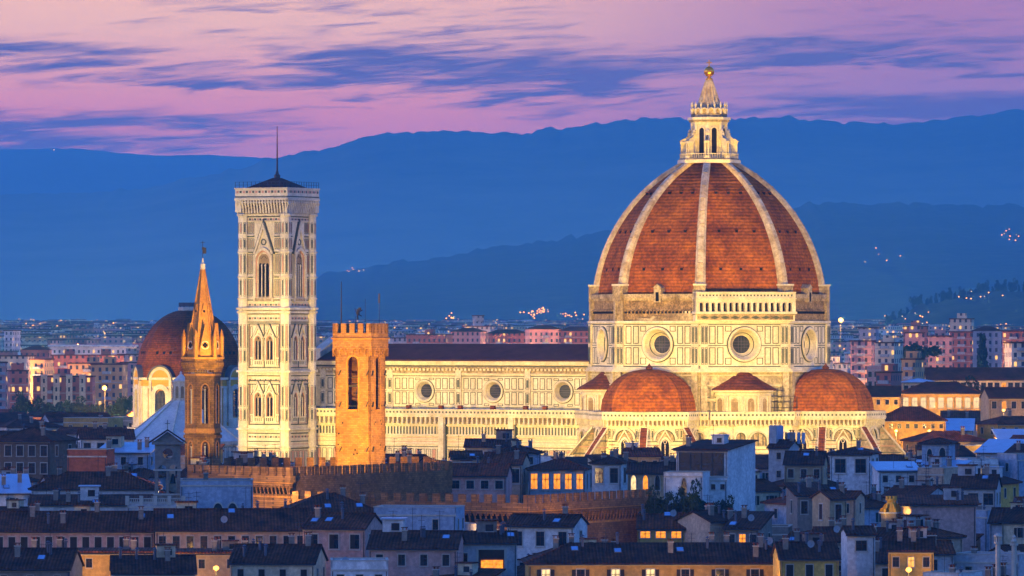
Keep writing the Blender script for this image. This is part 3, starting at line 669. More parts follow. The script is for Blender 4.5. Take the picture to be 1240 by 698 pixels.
# ================================================================ bell tower
bt_c = (45.9+.875*-100.6+.485*-28.0, 1300+.485*100.6-.875*28.0)
camp = thing('bell_tower', 'tall square floodlit marble bell tower with dark low roof and spike', 'bell tower', (bt_c[0], bt_c[1], 0), R_(-29))
def make_campanile():
    h = 5.8; q = [(-h, -h), (h, -h), (h, h), (-h, h)]
    MC = M['marble']; b = MB(); b.prism(q, 0, 84.5, MC)
    win = []                                                       # windows become parts
    for k_ in range(4):
        F = Fr(q[k_], q[(k_+1) % 4]); Lx = F.len; m = F.mid
        if k_ > 1: continue
        # heavy string courses
        for z, t, o in ((80.6, .5, .5), (58.4, .55, 1.0), (57.6, .5, .6), (43.6, .5, .9), (43.0, .4, .5), (30.0, .45, .9), (29.4, .4, .5), (25.9, .3, .55), (60.9, .3, .4), (79.3, .25, .3), (55.7, .2, .25), (41.0, .2, .25)):
            b.fbox(F, -o, Lx+o, z, z+t, -.1, o, MP)
        for z in (80.3, 60.6, 57.3, 55.4, 42.7, 40.7, 29.1, 27.2, 25.5, 71.9, 66.0, 75.6):
            if z in (71.9, 66.0, 75.6):
                for a0, a1 in ((1.2, m-2.8), (m+2.8, Lx-1.2)): b.fbox(F, a0, a1, z, z+.28, -.05, .2, SE_); b.fbox(F, a0, a1, z+.28, z+.6, -.05, .3, MP)
            else: b.fbox(F, 0, Lx, z, z+.22, -.05, .12, SE_)
        # friezes of small coloured squares
        for z in (56.4, 41.8, 28.4, 80.0-.2, 59.6):
            n = 16
            for i in range(n): a = (i+.5)*Lx/n; b.fbox(F, a-.25, a+.25, z-.22, z+.22, -.05, .06, PK if i % 2 else SE_)
        # upper stage: side panels, pink and green
        for a0, a1 in ((1.3, m-2.75), (m+2.75, Lx-1.3)):
            w = a1-a0
            for z0, z1 in ((61.6, 65.7), (66.9, 71.6), (72.8, 75.3), (76.4, 79.1)):
                for i in range(3):
                    p0 = a0+i*w/3+.08; panel(b, F, p0, p0+w/3-.14, z0, z1, .11); b.fbox(F, p0+.26, p0+w/3-.38, z0+.4, z1-.4, -.05, .045, PK if i != 1 else M['pink_marble'])
        # lower two window stages: one framed field with two gabled windows
        for zb in (44.6, 31.2):
            b.fframe(F, 1.45, Lx-1.45, zb, zb+10.6, .26, .1, SE_); b.fframe(F, 1.75, Lx-1.75, zb+.4, zb+10.2, .1, .07, PK)
            b.fbox(F, m-.12, m+.12, zb, zb+10.6, -.05, .14, SE_)
            for a in (1.9, Lx-2.5):
                for z0, z1 in ((zb+.7, zb+2.2), (zb+2.6, zb+7.2), (zb+7.5, zb+9.9)): panel(b, F, a, a+.6, z0, z1, .1, PK if z1-z0 > 4 else None)
            b.fbox(F, 2.1, Lx-2.1, zb+7.25, zb+7.42, -.05, .07, SE_)
            for c in (m-1.6, m+1.6):
                b.fpoly(F, [(c-1.55, zb+7.2), (c-1.15, zb+7.2), (c, zb+9.5), (c+1.15, zb+7.2), (c+1.55, zb+7.2), (c, zb+10.25)], -.05, .45, MP)
                b.fpoly(F, [(c-1.75, zb+7.2), (c-1.57, zb+7.2), (c, zb+10.3), (c+1.57, zb+7.2), (c+1.75, zb+7.2), (c, zb+10.62)], -.05, .3, SE_)
                b.fbox(F, c-1.2, c+1.2, zb+.7, zb+1.9, -.05, .12, MP)
                for i in range(4): b.fbox(F, c-1.0+i*.55, c-.75+i*.55, zb+.9, zb+1.7, 0, .15, SE_)
        # two plain stages with slim panels near the foot
        for i in range(7):
            p0 = 1.6+i*(Lx-3.2)/7; panel(b, F, p0+.12, p0+(Lx-3.2)/7-.12, 19.5, 25.2, .13, PK if i % 2 else None)
        for z in (26.6, 24.9): b.fbox(F, 1.2, Lx-1.2, z, z+.12, -.05, .06, PK)
    # corner piers
    for i, (x, y) in enumerate(q):
        pr = [(x+1.3*cos(P8+j*pi/4), y+1.3*sin(P8+j*pi/4)) for j in range(8)]
        b.prism(pr, 0, 80.6, MC)
        for j in range(8):
            F = Fr(pr[j], pr[(j+1) % 8])
            if F.n[1] > .5 or F.n[0] < -.8: continue
            for z0, z1 in ((61.6, 65.7), (66.9, 71.6), (72.8, 75.3), (76.4, 79.1), (46, 49), (49.4, 55.0), (32.2, 35), (35.5, 40.5), (20, 25)):
                b.fbox(F, .36, F.len-.36, z0+.3, z1-.3, -.05, .05, PK if (int(z0)+j) % 2 else SE_); b.fframe(F, .22, F.len-.22, z0, z1, .08, .04, SE_)
            for z, t, o in ((80.6, .5, .3), (58.4, .55, .5), (57.6, .5, .3), (43.6, .5, .45), (30.0, .45, .45), (60.9, .3, .25), (71.9, .3, .2), (66.0, .3, .2), (25.9, .3, .3)):
                b.fbox(F, -.2, F.len+.2, z, z+t, -.1, o, MP)
    # crown: brackets, gallery, parapet
    for k_ in range(2):
        F = Fr(q[k_], q[(k_+1) % 4]); Lx = F.len
        n = 17
        b.fbox(F, -.9, Lx+.9, 81.3, 84.3, -.2, .75, MO)
        for i in range(n+1):
            a = -.95+i*(Lx+1.9)/n
            b.fpoly(Fr(F.p(a, 0, 0)[:2], F.p(a, 0, 1)[:2]), [(.5, 81.2), (1.1, 81.2), (1.25, 82.4), (1.6, 83.6), (1.6, 84.3), (.5, 84.3)], -.2, .2, MP)
            b.farchband(F, a+.5*(Lx+1.9)/n, 83.2, 83.5, .26, .44, .6, 1.45, MP, n=6)
        b.fbox(F, -1.55, Lx+1.55, 84.3, 84.8, -.2, 1.65, MP); b.fbox(F, -1.4, Lx+1.4, 84.8, 86.9, .9, 1.45, MC)
        b.fbox(F, -1.42, Lx+1.42, 85.0, 85.25, .9, 1.52, SE_)
        for i in range(16): a = -1.2+(i+.5)*(Lx+2.4)/16; b.fbox(F, a-.28, a+.28, 86.0, 86.55, 1.4, 1.5, SE_ if i % 2 else PK)
        b.fbox(F, -1.6, Lx+1.6, 86.9, 87.25, .9, 1.65, MP)
        # railing
        for i in range(14): a = -1.5+i*(Lx+3)/13; b.fbox(F, a-.04, a+.04, 87.25, 88.7, 1.25, 1.33, M['iron'])
        for z in (87.9, 88.6): b.fbox(F, -1.5, Lx+1.5, z, z+.06, 1.25, 1.32, M['iron'])
    for k_ in (2, 3):
        F = Fr(q[k_], q[(k_+1) % 4]); b.fbox(F, -1.4, F.len+1.4, 81.5, 86.9, -.2, 1.45, MC)
    b.prism([(-6.9, -6.9), (6.9, -6.9), (6.9, 6.9), (-6.9, 6.9)], 84.4, 86.5, MC)
    o = b.build('tower_shaft', camp)
    b = MB(); r = 5.9
    b.loft([[(-r, -r, 86.5), (r, -r, 86.5), (r, r, 86.5), (-r, r, 86.5)], [(-r, -r, 87.0), (r, -r, 87.0), (r, r, 87.0), (-r, r, 87.0)], [(-.8, -.8, 89.7), (.8, -.8, 89.7), (.8, .8, 89.7), (-.8, .8, 89.7)]], M['nave_roof'], cap1=True)
    b.lathe([(.75, 89.5), (.75, 90.4), (.45, 90.6), (.3, 91.3)], M['bronze'], n=8, cap1=True); b.build('roof', camp)
    b = MB(); b.tube((0, 0, 90), (0, 0, 102.0), .24, M['bronze'], 6, .07); b.build('spike', camp)
    for k_ in range(2):
        F = Fr(q[k_], q[(k_+1) % 4]); m = F.mid
        b = MB()                                                   # the great three-light window
        b.fpoly(F, [(m-2.75, 71.6), (m-2.2, 71.6), (m, 77.6), (m+2.2, 71.6), (m+2.75, 71.6), (m, 79.1)], -.05, .75, MP)
        b.fpoly(F, [(m-2.2, 71.6), (m+2.2, 71.6), (m, 77.5)], -.05, .3, M['marble_plain'])
        b.fpoly(F, [(m-3.0, 71.6), (m-2.78, 71.6), (m, 79.2), (m+2.78, 71.6), (m+3.0, 71.6), (m, 79.9)], -.05, .55, SE_)
        b.fring(F, m, 74.4, [(.75, .28), (.75, .42), (.5, .42), (.5, .28)], SE_, 16)
        b.farchband(F, m, 61.2, 70.0, 2.0, 2.6, -.05, .8, MP, .25, 16); b.farchband(F, m, 61.2, 70.0, 1.75, 2.0, -.05, .5, PK, .25, 16); b.farchband(F, m, 61.2, 70.0, 1.5, 1.75, -.05, .3, MP, .25, 16)
        b.farch(F, m, 61.2, 70.0, 1.5, -.05, .1, M['niche'], .25, 16)
        for i in (-1, 0, 1): b.farch(F, m+i*.98, 61.6, 68.9, .40, .05, .16, VO, .4)
        for i in (-.49, .49): b.fbox(F, m+i-.08, m+i+.08, 61.4, 69.2, .1, .45, MP); b.fbox(F, m+i-.16, m+i+.16, 68.7, 69.0, .1, .5, MP)
        for i in range(5): b.fdisc(F, m-.8+i*.4, 70.6+.5*(1-abs(i-2)/2), .14, .17, VO, 8)
        b.fbox(F, m-2.7, m+2.7, 60.3, 61.3, -.05, .6, MP); b.fbox(F, m-2.3, m+2.3, 60.45, 61.15, .5, .64, M['marble_old'])
        for sg in (-1, 1): b.fbox(F, m+sg*2.45-.12, m+sg*2.45+.12, 61.2, 71.4, -.05, .9, MP)
        b.build('triple_window', camp)
        for zb in (44.6, 31.2):
            for c in (m-1.6, m+1.6):
                b = MB(); r = .98
                b.farchband(F, c, zb+1.9, zb+6.4, r, 1.32, -.05, .4, MP, .5, 12); b.farchband(F, c, zb+1.9, zb+6.4, r-.14, r, -.05, .25, PK, .5, 12)
                b.farch(F, c, zb+1.9, zb+6.4, r-.14, -.05, .06, M['niche'], .5, 12)
                for i in (-.42, .42): b.farch(F, c+i, zb+2.1, zb+6.1, .27, .02, .12, VO, .6)
                b.fbox(F, c-.08, c+.08, zb+1.9, zb+6.5, .05, .32, MP); b.fdisc(F, c, zb+7.0, .2, .09, VO, 10)
                b.fbox(F, c-1.3, c+1.3, zb+1.7, zb+1.95, -.05, .45, MP)
                b.build('twin_window', camp)
make_campanile()
# ================================================================ generic pieces of the brown stone buildings
brickmat('ochre_stone', (188, 138, 82), (158, 112, 62), (128, 92, 56), .7, .32, .9, .4)
brickmat('brown_stone', (166, 124, 70), (126, 92, 50), (98, 72, 42), .7, .35, .9, .5)
mat('spire_brick', (204, 146, 70), .85, .35, .35, (170, 114, 54), fine=(2.5, .75), wave=('Z', 1.6, .15))
def merlons(b, F, a0, a1, z0, z1, w, gap, t, m, o=0.0):
    n = max(1, round((a1-a0-w)/(w+gap))); st = (a1-a0-w)/n
    for i in range(n+1): b.fbox(F, a0+i*st, a0+i*st+w, z0, z1, o-t, o, m)
# ---- orange tower
OS = M['ochre_stone']
tw_x, tw_y, _ = at(436.5, 398, 1000)
otw = thing('stone_tower', 'square orange floodlit stone tower with battlements and tall belfry openings', 'tower', (tw_x, tw_y, 0), R_(-22.5))
def make_otower():
    h = 3.38; b = MB(); q = [(-h, -h), (h, -h), (h, h), (-h, h)]
    Z0, Z1 = 39.2, 50.7                                            # belfry
    for k_ in range(4):
        F = Fr(q[k_], q[(k_+1) % 4]); Lx = F.len; m = F.mid; r = .98 if k_ % 2 == 0 else .98
        b.fbox(F, 0, Lx, 0, Z0, -.35, 0, OS); b.fbox(F, 0, m-r, Z0, Z1, -.35, 0, OS); b.fbox(F, m+r, Lx, Z0, Z1, -.35, 0, OS)
        P = arch_pts(m, 46.6, 48.0, r, 0, 12)
        b.fpoly(F, [(m-r, Z1)]+P[1:-1]+[(m+r, Z1)], -.35, 0, OS)
        b.farchband(F, m, Z0, 48.0, r+.02, r+.34, -.02, .06, M['spire_brick'], n=12)
        b.fbox(F, m-.9, m+.9, Z0, Z0+.35, -.35, .12, M['spire_brick'])
        b.fbox(F, m-r, m+r, 43.6, 43.85, -.5, -.35, M['bronze']); b.fbox(F, m-r, m+r, 40.1, 40.2, -.5, -.4, M['iron'])
        b.fbox(F, m-r, m+r, 45.2, 45.3, -.5, -.4, M['iron'])
        # corbelled battlement
        b.fbox(F, -.38, Lx+.38, 50.5, 53.2, -.5, .40, OS); n = 6
        for i in range(n+1):
            a = -.3+i*(Lx+.6)/n; b.fpoly(Fr(F.p(a, 0, 0)[:2], F.p(a, 0, 1)[:2]), [(-.1, 49.0), (.2, 49.0), (.42, 50.5), (-.1, 50.5)], -.17, .17, OS)
            if i < n: b.farchband(F, a+(Lx+.6)/n/2, 50.05, 50.1, .36, .56, .2, .5, OS, n=6)
        b.fbox(F, -.55, Lx+.55, 52.1, 52.35, 0, .6, M['spire_brick'])
        merlons(b, F, -.40, Lx+.40, 53.2, 54.9, .95, .85, .5, OS, .40)
        for _ in range(16):
            a, z = random.uniform(.3, Lx-.3), random.uniform(22, 48)
            if abs(a-m) > 1.3 or z < 38.5: b.fbox(F, a-.13, a+.13, z-.16, z+.16, -.02, .012, VO)
        for a, z in ((.6, 45.6), (Lx-.7, 45.6), (.7, 40), (Lx-.8, 40), (.8, 32), (Lx-.7, 32), (1.5, 27), (Lx-2.2, 29)): b.fpoly(F, [(a, z), (a+.12, z), (a+.55, z+.9), (a+.43, z+.9)], 0, .3, M['iron'])
    b.box((0, 0, 51.0), (7.2, 7.2, .4), M['rough_stone']); b.box((0, 0, 39.0), (5.6, 5.6, .3), M['rough_stone'])
    o = b.build('tower_shaft', otw)
    b = MB(); b.lathe([(.95, 42.2), (.75, 42.6), (.6, 43.4), (.4, 43.9), (.1, 44.0)], M['bronze'], n=16); b.tube((-3, 0, 44.1), (3, 0, 44.1), .12, M['bronze'])
    b.build('bell', otw)
    b = MB(); b.tube((-2.6, -2.6, 53), (-2.6, -2.6, 62.4), .13, M['iron'], 6, .08); b.build('flag_pole', otw)
    b = MB(); b.tube((-.9, 0, 53), (-.9, 0, 56.2), .05, M['iron'], 5)   # iron lion vane
    b.box((-.45, 0, 56.9), (.55, .12, 1.15), M['iron']); b.box((-.15, 0, 57.5), (.5, .14, .5), M['iron']); b.tube((-.2, 0, 57.0), (.4, 0, 57.3), .1, M['iron']); b.tube((-.3, 0, 56.5), (.25, 0, 56.2), .1, M['iron'])
    b.tube((-.6, 0, 56.4), (-.5, 0, 55.6), .13, M['iron']); b.tube((-.7, 0, 56.5), (-1.1, 0, 57.6), .06, M['iron']); b.build('weather_vane', otw)
    for x, y, zt, r in ((1.6, -1.5, 59.3, .04), (3.0, 1.5, 60.3, .05)):
        b = MB(); b.tube((x, y, 53), (x, y, zt), r, M['iron'], 5)
        if zt > 60: b.box((x, y, zt-.9), (.25, .25, 1.7), M['lead'])
        b.build('antenna', otw)
make_otower()
# ---- crenellated palace: two blocks
pal = thing('stone_palace', 'brown crenellated medieval palace block standing below the orange tower', 'palace', (0, 0, 0))
brickmat('palace_stone', (166, 120, 74), (126, 90, 56), (98, 72, 48), .7, .35, .9, .5)
BS = M['palace_stone']
def make_palace():
    def crest(b, F, a0, a1, zt, mh, w, gap, corb=True, back=False):
        b.fbox(F, a0, a1, zt-2.6, zt-mh, -.6, .55, BS); merlons(b, F, a0, a1, zt-mh, zt, w, gap, .6, BS, .55)
        b.fbox(F, a0, a1, zt-2.75, zt-2.6, -.1, .7, M['spire_brick'])
        if corb:
            n = max(1, round((a1-a0)/1.05)); st = (a1-a0)/n
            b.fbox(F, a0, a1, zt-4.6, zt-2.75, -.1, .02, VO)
            for i in range(n):
                c = a0+(i+.5)*st; b.farchband(F, c, zt-3.5, zt-3.4, .3, .55, 0, .55, BS, n=6)
                b.fpoly(Fr(F.p(c-st/2, 0, 0)[:2], F.p(c-st/2, 0, 1)[:2]), [(-.1, zt-4.9), (.1, zt-4.9), (.55, zt-3.4), (.55, zt-2.75), (-.1, zt-2.75)], -.16, .16, BS)
                b.fbox(F, c-st/2, c+st/2, zt-3.0, zt-2.75, 0, .55, BS)
            b.fbox(F, a0, a1, zt-5.2, zt-4.9, -.05, .12, M['spire_brick'])
    # upper block with a lit west wall and a dark south wall
    p0, p1, p2 = at(232, 562, 965)[:2], at(352, 562, 945)[:2], at(546, 558, 985)[:2]
    zt = 30.5; b = MB(); back = 22
    b.prism([p0, p1, p2, (p2[0]-4, p2[1]+back), (p0[0]+2, p0[1]+back+8)], 0, zt-3.4, BS, M['nave_roof'])
    F1, F2 = Fr(p0, p1), Fr(p1, p2)
    crest(b, F1, -.5, F1.len+.55, zt, 1.5, 1.25, 1.0); 
    b.fbox(F2, 0, F2.len, zt-5.5, zt-1.5, -.6, .25, BS); merlons(b, F2, 0, F2.len, zt-1.5, zt, 1.2, 1.05, .6, BS, .25)
    F3 = Fr((p2[0]-4, p2[1]+back), (p0[0]+2, p0[1]+back+8)); b.fbox(F3, 0, F3.len, zt-4, zt-1.2, -.3, .3, BS); merlons(b, F3, 0, F3.len, zt-1.2, zt+.4, 1.2, 1.0, .6, BS, .3)
    F4 = Fr(p2, (p2[0]-4, p2[1]+back)); b.fbox(F4, 0, F4.len, zt-4, zt-1.5, -.3, .3, BS); merlons(b, F4, 0, F4.len, zt-1.5, zt, 1.2, 1.0, .6, BS, .3)
    b.build('upper_block', pal)
    q0, q1, q2 = at(356, 600, 938)[:2], at(640, 598, 915)[:2], at(786, 594, 950)[:2]
    zt = 26.7; b = MB()
    b.prism([q0, q1, q2, (q2[0]-6, q2[1]+14), (p1[0]+2, p1[1]+14)], 0, zt-3, BS, M['nave_roof'])
    G1, G2 = Fr(q0, q1), Fr(q1, q2)
    crest(b, G1, 0, G1.len+.55, zt, 1.35, 1.2, 1.3); crest(b, G2, 0, G2.len, zt, 1.35, 1.2, 1.3)
    for a in (3, 9, 15, 22, 28, 34): b.farch(G1, a, 11, 14.5, 1.0, -.02, .06, VO); b.farchband(G1, a, 11, 14.5, 1.0, 1.35, -.02, .15, BS)
    b.build('lower_block', pal)
make_palace()
# ---- hexagonal brick spire
sx, sy, _ = at(245.5, 398, 1040)
spi = thing('church_spire', 'slender brick belfry with a pointed orange lit spire and gables', 'spire', (sx, sy, 0), R_(12))
def make_spire():
    b = MB(); SB = M['brown_stone']; Rb = 3.35; ph = -pi/2-pi/6; hexv = lambda r: ngon((0, 0), r, 6, ph)
    lv = [(0, 17.5), (25.7, 34.8), (37.0, 47.9)]
    def stage(z0, z1, r):
        v = hexv(r)
        for i in range(6):
            F = Fr(v[i], v[(i+1) % 6]); m = F.mid; w = .62; zc = z1-2.4; zo = z0+.9
            b.fbox(F, 0, m-w, z0, z1, -.45, 0, SB); b.fbox(F, m+w, F.len, z0, z1, -.45, 0, SB); b.fbox(F, m-w, m+w, z0, zo, -.45, 0, SB)
            b.fpoly(F, [(m-w, z1)]+arch_pts(m, zc, zc, w, .3, 10)[1:-1]+[(m+w, z1)], -.45, 0, SB)
            b.fbox(F, m-.08, m+.08, zo, zc+.4, -.3, -.12, MP); b.fbox(F, m-.2, m+.2, zc-.3, zc-.1, -.36, -.06, MP)
            for s_ in (-1, 1): b.farchband(F, m+s_*.31, zc-.1, zc, .2, .34, -.32, -.1, SB, .3, 6)
            b.farchband(F, m, zo, zc, w, w+.22, 0, .1, M['spire_brick'], .3, 10)
    b.prism(hexv(Rb+.1), 0, 25.3, SB)
    stage(25.7, 34.6, Rb); stage(35.4, 45.2, Rb)
    for z0, z1, r in ((25.3, 25.7, Rb+.2), (34.6, 35.0, Rb+.25), (35.0, 35.4, Rb+.12), (45.2, 45.6, Rb+.15)): b.prism(hexv(r), z0, z1, M['spire_brick'], bottom=True)
    for z, n_ in ((34.0, 7), (46.2, 7)):
        v = hexv(Rb)
        for i in range(6):
            F = Fr(v[i], v[(i+1) % 6])
            for q in range(n_): a = (q+.5)*F.len/n_; b.farchband(F, a, z-.4, z, .13, .24, 0, .3, SB, n=6)
    b.prism(hexv(Rb+.5), 46.4, 48.3, SB, bottom=True)
    v = hexv(Rb+.5)
    for i in range(6):
        F = Fr(v[i], v[(i+1) % 6])
        for q in range(7): a = (q+.5)*F.len/7; b.farchband(F, a, 46.9, 47.5, .17, .28, 0, .2, SB, n=6)
    b.prism(hexv(Rb+.75), 48.3, 48.7, M['spire_brick'], bottom=True)
    b.build('belfry', spi)
    b = MB(); zt = 66.3; SP = M['spire_brick']
    b.loft([[(*p, 48.7) for p in hexv(3.05)], [(*p, zt-1.2) for p in hexv(.36)]], SP, cap1=True)
    for i in range(6):                                             # stone edges
        p, q_ = hexv(3.1)[i], hexv(.36)[i]; b.tube((*p, 48.7), (*q_, zt-1.2), .22, SP, 5, .12)
    b.lathe([(.34, zt-1.4), (.5, zt-1.2), (.5, zt-.3), (.22, zt), (.12, zt+.8)], MP, n=8, cap1=True)
    o = b.build('steeple', spi)
    v = hexv(3.75)
    for i in range(6):
        F = Fr(v[i], v[(i+1) % 6]); m = F.mid; b = MB()
        b.fpoly(F, [(.95, 48.7), (F.len-.95, 48.7), (F.len-.95, 50.2), (m, 54.5), (.95, 50.2)], -.75, -.35, SP)
        for dx, dz in ((0, .27), (0, -.27), (.27, 0), (-.27, 0)): b.fdisc(F, m+dx, 50.9+dz, .24, -.33, VO, 10)
        b.fring(F, m, 50.9, [(.8, -.36), (.8, -.26), (.62, -.26), (.62, -.36)], MP, 16)
        b.fpoly(F, [(.85, 50.1), (1.0, 49.9), (m, 54.2), (F.len-1.0, 49.9), (F.len-.85, 50.1), (m, 55.0)], -.8, -.22, M['spire_brick'])
        b.build('gable', o)
        b = MB(); pq = hexv(3.55)[i]
        b.lathe([(.42, 48.7), (.42, 52.2), (.48, 52.3), (.03, 53.9)], SP, pq, 6, cap0=True); b.build('pinnacle', o)
    for i in (0, 1, 5):
        v2 = hexv(1.75); F = Fr(v2[i], v2[(i+1) % 6]); b = MB(); b.fpoly(F, [(F.mid-.45, 56.2), (F.mid+.45, 56.2), (F.mid+.45, 57.3), (F.mid, 58.6), (F.mid-.45, 57.3)], -.4, .1, SP); b.fdisc(F, F.mid, 57.2, .25, .12, VO, 8); b.build('dormer', o)
    b = MB(); b.tube((0, 0, zt), (0, 0, zt+4.0), .06, M['iron']); b.box((.35, 0, zt+2.2), (.6, .08, 1.1), M['iron']); b.box((.1, 0, zt+2.6), (.5, .1, .5), M['iron']); b.box((0, 0, zt+3.7), (.9, .06, .08), M['iron']); b.build('weather_vane', spi)
make_spire()
# ---- second dome with yellow drum, far left
brickmat('yellow_stucco', (214, 164, 62), (206, 154, 54), (200, 150, 52), 3, 2, .9, .15)
dx, dy, _ = at(229.5, 398, 1640)
ld = thing('domed_chapel', 'dark red domed chapel with lit yellow drum far behind the brick spire', 'chapel', (dx, dy, 0), R_(-29))
def make_chapel():
    b = MB(); R0 = 16.6; YS = M['yellow_stucco']; v = [octv(R0, i) for i in range(8)]
    b.prism(v, 22, 39.0, YS, M['lead']); b.prism([octv(R0+2.5, i) for i in range(8)], 0, 25, M['white_stucco'], M['nave_roof'])
    b.prism([octv(R0+.9, i) for i in range(8)], 39.0, 39.7, MP, M['lead'], True); b.prism([octv(R0+.4, i) for i in range(8)], 36.6, 37.2, MP, bottom=True); b.prism([octv(R0+.6, i) for i in range(8)], 24.6, 25.6, MP, M['lead'])
    for i in (5, 6, 7, 0):
        F = face(R0, i); m = F.mid
        for a in (.2, F.len-1.9): b.fbox(F, a, a+1.7, 25.6, 36.6, -.05, .35, MP)
        b.farchband(F, m, 26.6, 34.6, 1.75, 3.1, -.05, .7, MP, n=16); b.farch(F, m, 28.2, 34.3, 1.7, -.05, .1, M['glass'], n=16)
        b.farchband(F, m, 26.6, 38.9, 3.0, 3.9, -.3, .75, MP, n=16); b.farchband(F, m, 38.8, 38.9, 3.9, 4.4, -3, 1.0, M['lead'], n=16); b.farch(F, m, 37.2, 38.9, 3.1, -3, .5, YS, n=16)
        b.fbox(F, m-3.2, m+3.2, 25.6, 27.9, -.05, .5, MP)
        for e in (-.6, .6): b.fbox(F, m+e-.06, m+e+.06, 28.2, 35.5, 0, .2, M['lead'])
        for z in (30, 32, 34): b.fbox(F, m-1.7, m+1.7, z-.05, z+.05, 0, .19, M['lead'])
    o = b.build('drum', ld)
    b = MB(); rings = []
    for k_ in range(15):
        t = k_/14*.5*pi*.97; r = 16.0*cos(t)**.9; z = 39.6+20.0*sin(t); ring = []
        for f in range(8):
            p, q_ = octv(r, f-1), octv(r, f)
            for s_ in range(4): ring.append((p[0]+(q_[0]-p[0])*s_/4, p[1]+(q_[1]-p[1])*s_/4, z))
        rings.append(ring)
    b.loft(rings, M['terracotta_dark'], cap1=True); d = b.build('dome', ld)
    for f in (5, 6, 7, 0):
        F = face(15.0, f)
        for q_ in (.3, .5, .7): 
            b = MB(); b.fbox(F, q_*F.len-.4, q_*F.len+.4, 46.5, 47.3, -2.0, .15, VO); b.build('vent', d)
    b = MB(); b.lathe([(3.3, 58.8), (3.3, 60.2), (3.0, 60.3)], MP, n=12, cap1=True)
    for i in range(12): a = 2*pi*i/12; b.tube((3.1*cos(a), 3.1*sin(a), 60.2), (3.1*cos(a), 3.1*sin(a), 61.6), .08, M['iron'])
    b.box((0, 0, 61.0), (4.4, 4.4, 1.2), M['lead']); b.build('lantern_stub', ld)
make_chapel()
# ---- white pyramid roof of the octagonal church in front of it
bx, by, _ = at(219, 398, 1395)
bap = thing('octagonal_church', 'low octagonal church with pale grey pyramid roof and small white lantern behind the brick belfry', 'church', (bx, by, 0), R_(-29))
mat('white_roof', (206, 202, 196), .6, .15, .3, (176, 172, 168), fine=(1.5, .85))
def make_bapt():
    b = MB(); b.prism([octv(14.2, i) for i in range(8)], 0, 25.0, MA); b.prism([octv(14.8, i) for i in range(8)], 25.0, 25.9, MP, bottom=True)
    for i in (5, 6, 7, 0):
        F = face(14.2, i)
        for e in range(5): panel(b, F, .6+e*2, 2.2+e*2, 20.5, 24.6, .2)
    b.build('wall', bap)
    b = MB(); b.loft([[(*octv(14.9, i), 25.9) for i in range(8)], [(*octv(2.2, i), 36.0) for i in range(8)]], M['white_roof'], cap1=True)
    for i in range(8): b.tube((*octv(14.9, i), 26.0), (*octv(2.2, i), 36.1), .22, MP, 5)
    b.build('roof', bap)
    b = MB(); b.prism([octv(1.9, i) for i in range(8)], 35.8, 40.6, MP, M['white_roof'])
    for i in range(8): F = face(1.9, i); b.farch(F, F.mid, 36.6, 39.2, .4, -.02, .05, NI); b.fbox(F, -.1, .2, 35.8, 40.6, 0, .15, MP)
    b.prism([octv(2.3, i) for i in range(8)], 40.6, 41.0, MP); b.lathe([(2.0, 41.0), (.3, 42.6), (.3, 43.0), (.02, 43.4)], M['white_roof'], n=8); b.build('lantern', bap)
    b = MB(); b.tube((-4, -9, 30), (-4, -9, 34.5), .06, M['iron'])
make_bapt()
# ================================================================ floodlights
from mathutils import Vector
LAMPS = []
def flood(loc, tgt, watts, col=(1, .72, .40), size=70, r=.6):
    d = bpy.data.lights.new('flood_beam', 'SPOT'); d.energy = watts/8; d.color = col; d.spot_size = R_(size); d.spot_blend = .7; d.shadow_soft_size = r
    o = bpy.data.objects.new('flood_beam', d); COL.objects.link(o); o.location = loc
    o.rotation_euler = (Vector(tgt)-Vector(loc)).to_track_quat('-Z', 'Y').to_euler(); return o
def dw(u, v, z): return (45.9+.875*u+.485*v, 1300-.485*u+.875*v, z)
# ================================================================ ground, hills, haze
mat('city_ground', (70, 66, 66), .9, .4, .05)
mat('forest_hill', (58, 70, 44), .95, .5, .004, (84, 92, 62), fine=(.03, .55))
def hillmat(name, zlo, zhi):  # lower slopes paler: fields, plus valley haze put into the colour
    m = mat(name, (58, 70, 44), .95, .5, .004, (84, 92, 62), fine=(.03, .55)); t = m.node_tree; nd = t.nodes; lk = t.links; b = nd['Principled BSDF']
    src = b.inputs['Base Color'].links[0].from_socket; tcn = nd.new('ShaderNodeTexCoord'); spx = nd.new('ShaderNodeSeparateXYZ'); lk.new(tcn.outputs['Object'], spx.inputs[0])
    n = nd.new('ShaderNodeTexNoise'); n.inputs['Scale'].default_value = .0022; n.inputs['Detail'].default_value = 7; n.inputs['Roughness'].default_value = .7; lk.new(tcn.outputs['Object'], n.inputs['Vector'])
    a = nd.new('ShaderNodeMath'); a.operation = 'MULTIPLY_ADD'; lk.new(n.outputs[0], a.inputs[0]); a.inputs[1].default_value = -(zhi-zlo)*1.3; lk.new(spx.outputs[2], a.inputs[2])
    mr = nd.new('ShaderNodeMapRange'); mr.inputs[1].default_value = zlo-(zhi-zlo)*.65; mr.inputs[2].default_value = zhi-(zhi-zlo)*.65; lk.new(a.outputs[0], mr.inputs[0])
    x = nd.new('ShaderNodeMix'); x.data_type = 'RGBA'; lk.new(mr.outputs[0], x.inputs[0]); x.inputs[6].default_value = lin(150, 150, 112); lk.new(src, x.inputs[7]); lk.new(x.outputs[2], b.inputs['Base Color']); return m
hillmat('mountain_cover_haze', 180, 660); hillmat('hill_cover_haze', 60, 200)
mat('near_hill', (44, 54, 34), .95, .5, .01, (70, 78, 50), fine=(.06, .5))
def gz(y):
    k = [(0, 0), (1750, 0), (2300, 8), (3000, 20), (5000, 37), (8000, 48), (40000, 50)]
    for (a, p), (b, q) in zip(k, k[1:]):
        if y <= b: return p+(q-p)*(y-a)/(b-a)
    return 50.0
